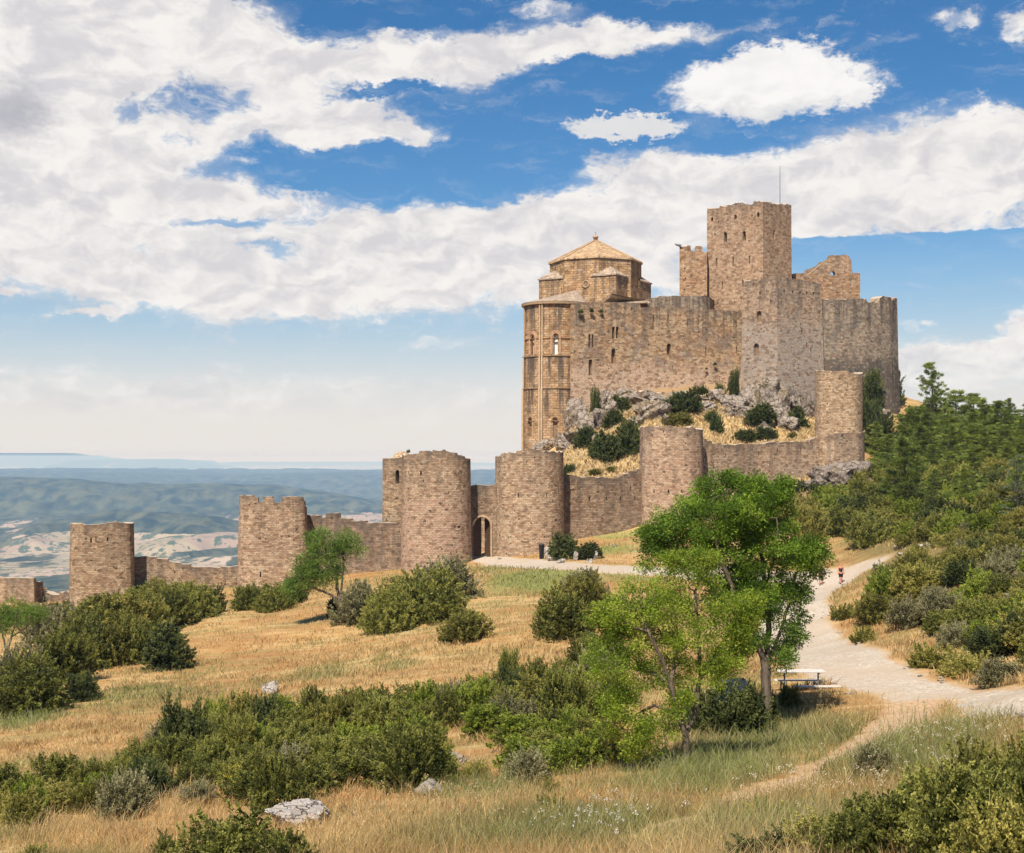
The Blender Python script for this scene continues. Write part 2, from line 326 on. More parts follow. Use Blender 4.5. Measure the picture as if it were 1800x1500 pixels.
def plain(x, y):
    w = (fbm(x/900., y/900., 3, 5)-0.5); w2 = fbm(x/260., y/260., 9, 4)-0.5
    xx = x+w*900; yy = y+w2*500
    h = np.full(np.shape(x), BASE)+w*26+w2*8
    hm = gauss(xx, yy, 320, 5050, 500, 450)+gauss(xx, yy, 330, 6900, 1900, 900)+gauss(xx, yy, 100, 5600, 900, 700)+sstep(8500, 10500, yy)*(1-sstep(15000, 20000, yy))*1.6
    rg = 1-np.abs(fbm(x/620., y/900., 51, 4)*2-1)*1.6
    h += np.clip(hm, 0, 2)*(rg-.55)*26
    h += 62*gauss(xx, yy, 345, 4300, 260, 230, 2.2)                      # bare tan hill
    h += 98*gauss(xx, yy, 320, 5050, 340, 330)                           # dark wooded hill
    h += 70*gauss(xx, yy, 120, 5200, 300, 300)+55*gauss(xx, yy, 30, 4700, 160, 200)
    h += 112*gauss(xx, yy, 330, 6900, 1300, 620, 2.4)+70*gauss(xx, yy, 60, 6900, 800, 500)   # mid ridge
    h += 60*gauss(xx, yy, 560, 7300, 700, 700)+70*gauss(xx, yy, -200, 6500, 900, 700)
    far = sstep(9000, 12500, yy+w*3000)*(1-sstep(16500, 21000, yy+w2*3000))
    h += far*(150+50*(fbm(x/2600., y/2600., 21, 4)-0.5)*2)
    def mesa(cpx, d, sx, top, sy=2500):
        cx = (cpx-CX)/F*d; u = np.abs((x+w*1800-cx)/sx); v = np.abs((y-d)/sy)
        return top*(1-sstep(0.55, 1.5, np.maximum(u, v)))+fbm(x/1800., y/2500., 71, 3)*30*(np.maximum(u, v) < 1.4)
    h = np.maximum(h, BASE+mesa(-60, 42000, 4200, 425))
    h = np.maximum(h, BASE+mesa(255, 36000, 1500, 250)); h = np.maximum(h, BASE+mesa(600, 46000, 5200, 150))
    return h
def H(x, y):
    x = np.asarray(x, float); y = np.asarray(y, float)
    r = np.hypot(x, y); k = np.minimum(1, 330/np.maximum(r, 1e-6))
    near = rbf(x*k, y*k)
    near = near+(fbm(x/7., y/7., 5, 4)-0.5)*0.7*sstep(8, 30, r)*(1-sstep(135, 150, y)*(1-sstep(165, 180, y)))
    rock = sstep(-2, 4, near)*sstep(178, 184, y)*(1-sstep(215, 240, y))
    near = near+rock*(fbm(x/4., y/4., 15, 4)-0.5)*2.2
    w = sstep(math.log(300), math.log(1500), np.log(np.maximum(r, 1)))
    front = sstep(0, 200, y)
    pl = np.where(r > 290, plain(x, y)*front+(1-front)*(-40), 0)
    return near*(1-w)+pl*w
def hz(x, y): return float(H(np.array([x]), np.array([y]))[0])
# terrain profile along each viewing column, used to find where a column/row meets the ground
_ds = np.concatenate([np.arange(8, 60, 0.25), np.arange(60, 330, 0.5)])
_cols = np.arange(-420, 2401, 4.0)
_G = H((_cols[:, None]-CX)/F*_ds[None], np.broadcast_to(_ds[None], (len(_cols), len(_ds))))
_ROW = HY-_G/_ds[None]*F
def hit(px, py, dmin=8.0):
    i = int(np.clip(round((px-_cols[0])/4), 0, len(_cols)-1)); row = _ROW[i]
    ok = np.where((row <= py) & (_ds >= dmin))[0]
    if not len(ok): return None
    d = float(_ds[ok[0]]); x = (px-CX)/F*d
    return Vector((x, d, hz(x, d)))

def seg_dist(x, y, pts, hw):
    """signed-ish: distance outside a tapering polyline band, negative inside (metres)"""
    best = np.full(np.shape(x), 1e9)
    for (a, ha), (b, hb) in zip(zip(pts[:-1], hw[:-1]), zip(pts[1:], hw[1:])):
        dx, dy = b[0]-a[0], b[1]-a[1]; L2 = dx*dx+dy*dy+1e-9
        t = np.clip(((x-a[0])*dx+(y-a[1])*dy)/L2, 0, 1)
        best = np.minimum(best, np.hypot(x-a[0]-t*dx, y-a[1]-t*dy)-(ha+(hb-ha)*t))
    return best
def band(lst):
    pts = []; hw = []
    for px, py, w in lst:
        h = hit(px, py)
        if h is None: continue
        pts.append((h.x, h.y)); hw.append(w)
    return pts, hw
PATH = band([(846,980,1.5),(870,985,2.2),(930,992,2.6),(1000,997,3.0),(1080,1000,3.2),(1180,1004,3.4),(1290,1010,3.6),(1390,1018,3.6),(1455,1022,3.4),(1418,1045,2.6),(1390,1072,2.2),
             (1390,1105,2.0),(1418,1145,2.1),(1500,1186,1.9),(1590,1211,1.55),(1690,1227,1.35),(1800,1236,1.3),(1900,1240,1.3)])
PATH2 = band([(1462,1020,3.0),(1505,1003,2.0),(1540,993,1.0)])
TRACK = band([(1625,1240,1.1),(1575,1275,.85),(1500,1318,0.5),(1420,1360,0.35),(1320,1400,0.25),(1200,1445,0.22),(1100,1480,0.2)])
GREEN = [(1600,1330,180,50,.7),(1450,1290,110,30,.6),(1000,1470,300,40,.9),(1350,1470,220,40,.8),(1720,1290,120,30,.5),(860,1000,60,10,.7),(420,1030,60,8,.6),(1250,1345,120,30,.8),(250,1215,120,14,.5),(450,1235,160,12,.4),(820,1150,160,10,.35),(950,1018,110,22,1.2),(1060,968,70,10,.9),(1110,1015,70,12,.8),(880,1000,40,8,.5),(1340,1300,170,50,.8),(1200,1380,110,40,.6),(900,1480,260,40,.7),(700,1060,60,10,.4),(560,1190,60,8,.7),(700,1172,50,8,.7),
         (40,1270,70,14,.9),(1260,1440,60,24,.6),(840,1390,70,20,.8),(1500,1440,240,50,.5),(1100,940,80,7,1.0),(560,1045,60,10,.3),(700,1015,60,8,.5)]
_gr = []
for px, py, rx, ry, w in GREEN:
    a = hit(px, py); b = hit(px, py-ry); c = hit(px, py+ry)
    if a and b and c: _gr.append((a.x, a.y, rx/F*a.y, max(abs(b.y-c.y)/2, 1.0), w))
def green_mask(x, y):
    g = np.zeros(np.shape(x))
    for cx, cy, sx, sy, w in _gr: g = np.maximum(g, w*np.exp(-(((x-cx)/sx)**2+((y-cy)/sy)**2)*0.9))
    return g
def masks(x, y):
    wob = (fbm(x/1.3, y/1.3, 31, 3)-0.5)
    p = np.minimum(seg_dist(x, y, *PATH), seg_dist(x, y, *PATH2))+wob*1.1
    t = seg_dist(x, y, *TRACK)+wob*0.7
    return p, t

def build_terrain():
    fine = np.radians(np.arange(-27, 27.01, 0.11)); co = np.radians(np.concatenate([np.arange(-180, -66, 3.0), np.arange(-66, -27, .5), [-27.0]]))
    ang = np.concatenate([co[:-1], fine, -co[::-1][1:]]); ang = ang[:-1]
    rr = np.concatenate([[0.5, 3, 6], 9*np.exp(np.arange(0, math.log(260/9.), 0.0062)), 262*np.exp(np.arange(0, math.log(3000/262.), 0.02)),
                         3060*np.exp(np.arange(0, math.log(9500/3060.), 0.0045)), 9600*np.exp(np.arange(0, math.log(75000/9600.), 0.02))])
    A, R = np.meshgrid(ang, rr); X = R*np.sin(A); Y = R*np.cos(A)
    Z = H(X, Y); na, nr = len(ang), len(rr)
    p, t = masks(X, Y); nearm = R < 260
    p = np.where(nearm, p, 50); t = np.where(nearm, t, 50)
    g = np.where(nearm, green_mask(X, Y), 0)
    yel = sstep(153, 160, Y)*sstep(-15, -3, Z)*(1-sstep(230, 260, R))*sstep(-6, 4, X+3)*(1-sstep(38, 44, X-0.1*(Y-150)))
    wild = sstep(9, 17, X-0.16*(Y-60)-8)*(1-sstep(150, 175, Y))*sstep(52, 58, Y)
    i = np.arange(nr-1)[:, None]; j = np.arange(na)[None]; j2 = (j+1) % na
    Q = np.stack([i*na+j, i*na+j2, (i+1)*na+j2, (i+1)*na+j], -1).reshape(-1, 4)[:, ::-1]
    inpath = (p.ravel() < 0)
    fp = inpath[Q].mean(1) > 0.5
    V = np.stack([X, Y, Z], -1).reshape(-1, 3)
    gx = np.gradient(Z, axis=0)/np.maximum(np.gradient(R, axis=0), 1e-6)
    steep = sstep(0.45, 0.9, np.abs(gx))*np.where(nearm, 1, 0)
    at = {'path': p.ravel(), 'track': t.ravel(), 'green': g.ravel(), 'yellow': yel.ravel(), 'dist': R.ravel(), 'steep': steep.ravel(), 'wild': wild.ravel(), 'alt': (Z.ravel()-BASE)}
    def sub(name, sel):
        q = Q[sel]; u, inv = np.unique(q, return_inverse=True)
        return mesh_arrays(name, V[u], inv.reshape(-1, 4), 4, smooth=True, attrs={k: v[u] for k, v in at.items()})
    g_o = link('ground', sub('ground', ~fp), M['ground']); tag(g_o, kind='structure')
    p_o = link('path', sub('path', fp), M['ground']); tag(p_o, kind='structure')

def ground_mat():
    s = NT('ground_surface'); pos = s.n('ShaderNodeNewGeometry').outputs['Position']
    at = {k: s.attr(k) for k in ('path', 'track', 'green', 'yellow', 'dist', 'steep', 'wild', 'alt')}
    n_big = s.noise(pos, 0.09, 5, 0.6, 0.3); n_mid = s.noise(s.scalev(pos, (0.7, 1.5, 1)), 0.6, 5, 0.65, 0.4); n_f = s.noise(pos, 4.0, 5, 0.75); n_m2 = s.noise(s.scalev(pos, (.5, 1.6, 1)), 0.25, 5, 0.6, 0.6)
    dry = s.mix(s.ramp(n_mid, 0.36, 0.62), (0.43, 0.245, 0.095), (0.56, 0.39, 0.18))
    dry = s.mix(s.ramp(n_big, 0.42, 0.58, 0, 0.75), dry, (0.36, 0.185, 0.07))
    dry = s.mix(s.ramp(s.noise(s.scalev(pos, (.6, 1.2, 1)), .22, 6, .7, .5), .55, .63, 0, .55), dry, (0.30, 0.165, 0.075))
    dry = s.mix(s.ramp(n_f, 0.4, 0.7, 0, 0.6), dry, (0.24, 0.145, 0.06))
    dry = s.mix(s.ramp(n_m2, 0.50, 0.62, 0, 0.7), dry, (0.25, 0.215, 0.085))
    dry = s.mix(s.ramp(s.noise(s.scalev(pos, (.35, 1.3, 1)), .5, 5, .6, .8), .52, .66, 0, .5), dry, (0.60, 0.44, 0.22))
    grn = s.mix(s.ramp(n_f, 0.35, 0.65), (0.11, 0.16, 0.035), (0.25, 0.27, 0.08))
    gm = s.ramp(s.math('ADD', at['green'], s.math('MULTIPLY', s.math('SUBTRACT', n_mid, 0.5), 1.4)), 0.3, 0.8, 0, 0.8)
    col = s.mix(gm, dry, grn)
    yel = s.mix(s.ramp(n_mid, 0.35, 0.65), (0.47, 0.30, 0.13), (0.62, 0.45, 0.22))
    yel = s.mix(s.ramp(n_f, 0.5, 0.75, 0, .5), yel, (0.4, 0.28, 0.14))
    sepz = s.n('ShaderNodeSeparateXYZ'); s.put(sepz.inputs[0], pos)
    yel = s.mix(s.ramp(s.math('ADD', sepz.outputs[2], s.math('MULTIPLY', s.math('SUBTRACT', n_mid, .5), 6.0)), 5.0, 7.5, 0, .8), yel, s.mix(n_f, (0.14, 0.10, 0.06), (0.36, 0.25, 0.15)))
    yel = s.mix(s.ramp(n_m2, .5, .62, 0, .5), yel, (0.36, 0.22, 0.10))
    col = s.mix(at['yellow'], col, yel)
    wl = s.mix(s.ramp(n_f, 0.35, 0.65), (0.07, 0.075, 0.025), (0.22, 0.18, 0.07))
    col = s.mix(s.math('MULTIPLY', at['wild'], 0.8), col, wl)
    rk = s.mix(s.ramp(n_f, 0.3, 0.6), (0.2, 0.16, 0.13), (0.45, 0.38, 0.31))
    col = s.mix(s.math('MULTIPLY', at['steep'], s.ramp(n_mid, 0.35, 0.5)), col, rk)
    grav_n = s.noise(pos, 7.0, 4, 0.8); gv2 = s.noise(pos, 0.35, 4)
    grav = s.mix(s.ramp(grav_n, 0.35, 0.7), (0.40, 0.33, 0.25), (0.65, 0.57, 0.47))
    grav = s.mix(s.ramp(s.noise(pos, 2.2, 5, .7), .45, .7, 0, .55), grav, (0.34, 0.28, 0.21))
    grav = s.mix(s.ramp(gv2, 0.42, 0.6, 0, 0.7), grav, (0.46, 0.37, 0.27))
    near_edge = s.ramp(at['path'], 0.9, 0.0, 0, 0.55)
    col = s.mix(near_edge, col, (0.52, 0.36, 0.2))
    col = s.mix(s.ramp(s.math('ADD', at['path'], s.math('MULTIPLY', s.math('SUBTRACT', n_f, 0.5), 1.6)), 0.2, -0.25), col, grav)
    tr = s.mix(s.ramp(grav_n, 0.3, 0.65), (0.36, 0.22, 0.12), (0.60, 0.43, 0.27))
    col = s.mix(s.ramp(s.math('ADD', at['track'], s.math('MULTIPLY', s.math('SUBTRACT', n_f, 0.5), 1.5)), 0.4, -0.3), col, tr)
    # far country: woods and fields
    f1 = s.noise(s.scalev(pos, (1, 0.35, 0)), 0.0021, 6, 0.62, 0.5); f2 = s.noise(s.scalev(pos, (1, .6, 0)), 0.012, 6, 0.7)
    v = s.n('ShaderNodeTexVoronoi', feature='F1'); s.put(v.inputs['Vector'], s.scalev(pos, (1, .5, 0))); v.inputs['Scale'].default_value = 0.0042
    vs = s.n('ShaderNodeSeparateColor'); s.put(vs.inputs[0], v.outputs['Color'])
    field = s.mix(vs.outputs[0], (0.30, 0.22, 0.16), (0.43, 0.34, 0.26))
    field = s.mix(s.ramp(vs.outputs[1], 0.6, 0.7, 0, 0.5), field, (0.33, 0.29, 0.17))
    field = s.mix(s.ramp(s.noise(s.scalev(pos, (1,.7,0)), .035, 3, .6), .56, .60, 0, .9), field, (0.06, 0.085, 0.045))
    field = s.mix(s.ramp(f2, 0.54, 0.58, 0, 0.95), field, (0.07, 0.1, 0.06))
    wood = s.mix(s.ramp(f2, 0.35, 0.65), (0.010, 0.022, 0.012), (0.105, 0.11, 0.055))
    hillw = s.ramp(at['alt'], 34, 60, 0, 0.25)
    tanh = s.math('MULTIPLY', s.ramp(at['dist'], 4700, 4500), s.ramp(at['alt'], 20, 34))
    farw = s.math('SUBTRACT', s.ramp(at['dist'], 5600, 7600, 0, 0.16), s.ramp(at['dist'], 17000, 22000, 0, .22))
    nearw = s.ramp(at['dist'], 3900, 3000, 0, 0.1)
    wm = s.ramp(s.math('ADD', s.math('SUBTRACT', s.math('ADD', s.math('ADD', f1, hillw), s.math('ADD', farw, nearw)), s.math('MULTIPLY', tanh, 0.45)), s.math('MULTIPLY', s.math('SUBTRACT', f2, .5), 0.25)), 0.50, 0.53)
    farc = s.mix(wm, field, wood)
    farc = s.mix(s.ramp(at['dist'], 1500, 700), farc, (0.12, 0.13, 0.06))
    col = s.mix(s.ramp(at['dist'], 280, 420), col, farc)
    s.bsdf(col, 0.97, s.math('ADD', n_f, s.math('MULTIPLY', n_mid, 2.0)), 0.7, 0.08, 0.05)
    return s.m
M['ground'] = ground_mat()
build_terrain()
# ---------------------------------------------------------------- masonry
def W2(px, d): return ((px-CX)/F*d, d)
def densify(pts, step=0.7):
    out = []
    for a, b in zip(pts[:-1], pts[1:]):
        L = math.hypot(b[0]-a[0], b[1]-a[1]); n = max(1, int(L/step))
        for k in range(n): t = k/n; out.append((a[0]+(b[0]-a[0])*t, a[1]+(b[1]-a[1])*t))
    out.append(pts[-1]); return out
def arc(pxc, d, r, a0=-105, a1=105, n=34, se=2.0, wob=0.0):
    """arc bulging to the viewer, left to right; angles measured from the viewer direction"""
    cx, cy = W2(pxc, d); vx, vy = -cx/math.hypot(cx, cy), -cy/math.hypot(cx, cy)
    rx, ry = -vy, vx      # right-hand side when facing away from viewer ... flipped below
    if rx < 0: rx, ry = -rx, -ry
    _r = r
    def rr_(t): return (abs(math.cos(t))**se+abs(math.sin(t))**se)**(-1/se)*_r*(1+wob*(math.sin(t*5.3+pxc)+.7*math.sin(t*9.1+pxc*2)))
    return [(cx+rr_(t)*(math.cos(t)*vx+math.sin(t)*rx), cy+rr_(t)*(math.cos(t)*vy+math.sin(t)*ry)) for t in np.radians(np.linspace(a0, a1, n))]
def prof_px(lst):
    """lst of (column, row): top edge in steps; returns function"""
    xs = [p[0] for p in lst]; ys = [p[1] for p in lst]
    def f(px):
        if px <= xs[0]: return ys[0]
        for k in range(len(xs)-1):
            if xs[k] <= px < xs[k+1]:
                if xs[k+1] == xs[k]: continue
                return ys[k]+(ys[k+1]-ys[k])*(px-xs[k])/(xs[k+1]-xs[k])
        return ys[-1]
    return f, xs
class Wall: pass
def masonry(name, pts, prof, zb, thick, mat, parent=None, closed=False, batter=0.0, rag=0.10, cuts=(), zref=None, batter_h=None, dref=None):
    """a wall or tower shell. pts: plan points left->right with the outer face to the viewer's side.
    prof: [(column,row)...] of the top edge; zb: bottom height or function(x,y)."""
    f, brk = prof_px(prof)
    st = []; tag_ = []
    m_ = len(pts); seg_ = [(i, (i+1) % m_) for i in range(m_ if closed else m_-1)]
    def nrm(a, b):
        L = math.hypot(b[0]-a[0], b[1]-a[1]) or 1; return ((b[1]-a[1])/L, -(b[0]-a[0])/L)
    sn = [nrm(pts[i], pts[j]) for i, j in seg_]
    mit = []
    for i in range(m_):
        n0 = sn[(i-1) % len(sn)] if (closed or i > 0) else sn[0]; n1 = sn[i % len(sn)] if (closed or i < m_-1) else sn[-1]
        bx_, by_ = n0[0]+n1[0], n0[1]+n1[1]; q_ = max((bx_*bx_+by_*by_)/2, .35); mit.append((bx_/q_, by_/q_))
    for si, (i, j) in enumerate(seg_):
        a, b = pts[i], pts[j]; L = math.hypot(b[0]-a[0], b[1]-a[1]); k_n = max(1, int(L/.55)); ts = [k/k_n for k in range(k_n)]
        pa, pb = PX(*a), PX(*b)
        for x in set(brk):
            if min(pa, pb) < x < max(pa, pb):
                # where the segment crosses this viewing column
                c_ = (x-CX)/F; t0_ = (c_*a[1]-a[0])/((b[0]-a[0])-c_*(b[1]-a[1])); e_ = .02/max(L, .1)
                ts = [t for t in ts if abs(t-t0_) > .05/max(L, .1) or t == 0]
                for t in (t0_-e_, t0_+e_):
                    if 0.004 < t < .996: ts.append(t)
        for t in sorted(ts): st.append((a[0]+(b[0]-a[0])*t, a[1]+(b[1]-a[1])*t)); tag_.append((i, j, t))
    if not closed: st.append(pts[-1]); tag_.append((m_-1, m_-1, 0))
    st2 = st
    n = len(st2); rnd = random.Random(hash(name) % 1000 if False else sum(map(ord, name))+n)
    out = []; nor = []
    for k in range(n):
        i_, j_, t_ = tag_[k]; a, b = mit[i_], mit[j_]
        nor.append((a[0]+(b[0]-a[0])*t_, a[1]+(b[1]-a[1])*t_))      # outward, mitred at the corners
    # smooth normals at near-duplicate stations
    s = 0; S = [0]
    for k in range(1, n): s += math.hypot(st2[k][0]-st2[k-1][0], st2[k][1]-st2[k-1][1]); S.append(s)
    tops = []; last = 0; lastk = -9
    for k in range(n):
        x, y = st2[k]; dd = dref or y
        if S[k]-lastk > 0.35: last = (rnd.random()-0.5)*2*rag; lastk = S[k]
        tops.append(zat(f(PX(x, y)), dd)+last)
    bots = [(zb(*st2[k]) if callable(zb) else zb) for k in range(n)]
    V = []; UV = []; REL = []
    for k in range(n):
        x, y = st2[k]; nx, ny = nor[k]; h = tops[k]-bots[k]; bo = batter*h
        V += [(x+nx*bo, y+ny*bo, bots[k]), (x, y, tops[k]), (x-nx*thick, y-ny*thick, tops[k]-0.01), (x-nx*thick, y-ny*thick, bots[k])]
    bm = bmesh.new(); vs = [bm.verts.new(v) for v in V]
    uvl = bm.loops.layers.uv.new('UVMap'); rl = bm.loops.layers.uv.new('Rel')
    def face(idx, uvs, rels):
        try: fc = bm.faces.new([vs[i] for i in idx])
        except ValueError: return
        for l, u, r in zip(fc.loops, uvs, rels): l[uvl].uv = u; l[rl].uv = r
    rng = range(n) if closed else range(n-1)
    for k in rng:
        k2 = (k+1) % n; s0 = S[k]; s1 = S[k2] if k2 else S[k]+math.hypot(st2[0][0]-st2[-1][0], st2[0][1]-st2[-1][1])
        a, b = 4*k, 4*k2; t0, t1, b0, b1 = tops[k], tops[k2], bots[k], bots[k2]
        tm0 = max(t0, t1)
        face([a, b, b+1, a+1], [(s0, b0), (s1, b1), (s1, t1), (s0, t0)], [(t0-b0, 0), (t1-b1, 0), (0, t1-b1), (0, t0-b0)])
        face([a+1, b+1, b+2, a+2], [(s0, t0), (s1, t1), (s1, t1+thick), (s0, t0+thick)], [(12, 9)]*4)
        face([a+2, b+2, b+3, a+3], [(s0, t0), (s1, t1), (s1, b1), (s0, b0)], [(0, 9), (0, 9), (t1-b1, 0), (t0-b0, 0)])
        face([a+3, b+3, b, a], [(s0, 0), (s1, 0), (s1, 1), (s0, 1)], [(12, 9)]*4)
    if not closed:
        for k, order in ((0, (0, 1, 2, 3)), (n-1, (3, 2, 1, 0))):
            a = 4*k; hgt = tops[k]-bots[k]
            cu = [(0, bots[k]), (0, tops[k]), (thick, tops[k]), (thick, bots[k])]; cr = [(hgt, 0), (0, hgt), (0, hgt), (hgt, 0)]
            face([a+i for i in order], [cu[i] for i in order], [cr[i] for i in order])
    bmesh.ops.recalc_face_normals(bm, faces=bm.faces)
    me = bpy.data.meshes.new(name); bm.to_mesh(me); bm.free()
    o = link(name, me, mat, parent)
    w = Wall(); w.o = o; w.st = st2; w.nor = nor; w.S = S; w.mat = mat; w.batter = batter; w.tops = tops; w.bots = bots
    return w
def locate(w, px, z=None, prefer_near=True):
    """plan point and outward normal where the wall crosses column px, nearest crossing"""
    best = None; n = len(w.st)
    for k in range(n-1):
        a, b = w.st[k], w.st[k+1]; pa, pb = PX(*a), PX(*b)
        if abs(pb-pa) < 1e-6 or math.hypot(b[0]-a[0], b[1]-a[1]) < 0.06: continue
        if min(pa, pb) <= px <= max(pa, pb):
            t = (px-pa)/(pb-pa); q = (a[0]+(b[0]-a[0])*t, a[1]+(b[1]-a[1])*t)
            L = math.hypot(b[0]-a[0], b[1]-a[1]); nn = ((b[1]-a[1])/L, -(b[0]-a[0])/L)
            if best is None or q[1] < best[0][1]: best = (q, nn, t, k)
    if best is None: return None
    q, nn, t, k = best
    if z is not None and w.batter:
        h = w.tops[k]-z; q = (q[0]+nn[0]*w.batter*h, q[1]+nn[1]*w.batter*h)
    return q, nn
def arch_outline(w, h, kind, seg=8):
    if kind == 'rect': return [(-w/2, 0), (w/2, 0), (w/2, h), (-w/2, h)]
    r = w/2; pts = [(-r, 0), (r, 0)]
    for i in range(seg+1):
        a = math.pi*i/seg; pts.append((r*math.cos(a), h-r+r*math.sin(a)))
    return pts
def prism_bm(bm, out2, q, nn, zb, f, b, uv=None, rl=None):
    """outline extruded from f metres in front of the wall face to b metres behind it"""
    tx, ty = -nn[1], nn[0]
    fr = [bm.verts.new((q[0]+tx*u+nn[0]*f, q[1]+ty*u+nn[1]*f, zb+v)) for u, v in out2]
    bk = [bm.verts.new((q[0]+tx*u-nn[0]*b, q[1]+ty*u-nn[1]*b, zb+v)) for u, v in out2]
    n = len(out2); fs = [bm.faces.new(fr), bm.faces.new(bk[::-1])]
    for i in range(n): j = (i+1) % n; fs.append(bm.faces.new([fr[i], bk[i], bk[j], fr[j]]))
    if uv is not None:
        for fc in fs:
            for l in fc.loops:
                c = l.vert.co; l[uv].uv = (c.x+c.y, c.z); l[rl].uv = (5, 9)
def openings(w, specs, parent):
    """specs: (column, row_top, row_bottom, width_px, kind, fill, depth, partname)"""
    bm = bmesh.new(); uv = bm.loops.layers.uv.new('UVMap'); rl = bm.loops.layers.uv.new('Rel'); todo = []
    for sp in specs:
        px, y0, y1, wp, kind, fill, depth, nm = sp
        g = locate(w, px)
        if g is None: print('no place for opening', w.o.name, px); continue
        d = g[0][1]; z1, z0 = zat(y0, d), zat(y1, d); g = locate(w, px, (z0+z1)/2); q, nn = g
        vx = abs(nn[1]*1.0) if abs(nn[1]) > .35 else .35
        ww = wp/F*d/math.sqrt(vx); hh = max(z1-z0, 0.12)
        prism_bm(bm, arch_outline(ww, hh, kind), q, nn, z0, 0.7, depth, uv, rl)
        todo.append((q, nn, z0, ww, hh, kind, fill, depth, nm))
    if not todo: bm.free(); return []
    bmesh.ops.recalc_face_normals(bm, faces=bm.faces)
    cme = bpy.data.meshes.new('cut'); bm.to_mesh(cme); bm.free()
    co = bpy.data.objects.new('cut', cme); COL.objects.link(co)
    cme.materials.append(w.mat)
    keep_par = w.o.parent; w.o.parent = None; bpy.context.view_layer.update()
    mod = w.o.modifiers.new('b', 'BOOLEAN'); mod.operation = 'DIFFERENCE'; mod.object = co; mod.solver = 'EXACT'
    dg = bpy.context.evaluated_depsgraph_get(); dg.update()
    nm_ = bpy.data.meshes.new_from_object(w.o.evaluated_get(dg))
    if len(nm_.polygons) > 10:
        old = w.o.data; w.o.modifiers.clear(); w.o.data = nm_; nm_.name = w.o.name
        nm_.materials.clear(); nm_.materials.append(w.mat)
    else: w.o.modifiers.clear(); print('boolean failed', w.o.name)
    bpy.data.objects.remove(co); w.o.parent = keep_par
    res = []
    for q, nn, z0, ww, hh, kind, fill, depth, nm in todo:
        if fill is None: continue
        bm = bmesh.new(); e = 0.012
        prism_bm(bm, [(u*(1-2*e/ww), v*(1-e/hh)+e/2) for u, v in arch_outline(ww, hh, kind)], q, nn, z0, -depth+0.05, depth-0.01)
        bmesh.ops.recalc_face_normals(bm, faces=bm.faces)
        me = bpy.data.meshes.new(nm); bm.to_mesh(me); bm.free()
        res.append(link(nm, me, M[fill], parent))
    return res
def uvbox(me):
    """box-project UVs in metres and fill the Rel layer"""
    uv = me.uv_layers.get('UVMap') or me.uv_layers.new(name='UVMap'); rl = me.uv_layers.get('Rel') or me.uv_layers.new(name='Rel')
    zmax = max(v.co.z for v in me.vertices)
    for p in me.polygons:
        n = p.normal; t = Vector((-n.y, n.x, 0))
        if t.length < 0.05: t = Vector((1, 0, 0))
        t.normalize(); b = n.cross(t)
        for li in p.loop_indices:
            c = me.vertices[me.loops[li].vertex_index].co
            uv.data[li].uv = (c.dot(t), c.dot(b) if abs(n.z) > .25 else c.z); rl.data[li].uv = (zmax-c.z if abs(n.z) < .25 else 6, 9)
def poly_obj(name, verts, faces, mat, parent=None, uv=True):
    me = bpy.data.meshes.new(name); me.from_pydata([tuple(v) for v in verts], [], faces)
    bm = bmesh.new(); bm.from_mesh(me); bmesh.ops.recalc_face_normals(bm, faces=bm.faces); bm.to_mesh(me); bm.free()
    if uv: uvbox(me)
    return link(name, me, mat, parent)
def prism(name, plan, z0, z1, mat, parent=None, plan_top=None):
    n = len(plan); pt = plan_top or plan
    v = [(x, y, z0) for x, y in plan]+[(x, y, z1) for x, y in pt]
    return poly_obj(name, v, [list(range(n))[::-1], list(range(n, 2*n))]+[[i, (i+1) % n, n+(i+1) % n, n+i] for i in range(n)], mat, parent)
def box_pts(name, c, ax, half, z0, z1, mat, parent=None):
    """box centred at c=(x,y) with x-axis direction ax (unit) and half sizes"""
    ux, uy = ax; hx, hy = half
    pl = [(c[0]+sx*hx*ux-sy*hy*uy, c[1]+sx*hx*uy+sy*hy*ux) for sx, sy in ((-1, -1), (1, -1), (1, 1), (-1, 1))]
    return prism(name, pl, z0, z1, mat, parent)
# ---------------------------------------------------------------- the castle
def gz(x, y, dz=-1.5): return hz(x, y)+dz
def zmin(dz=-1.2): return lambda x, y: hz(x, y)+dz
def lerp2(a, b, t): return (a[0]+(b[0]-a[0])*t, a[1]+(b[1]-a[1])*t)

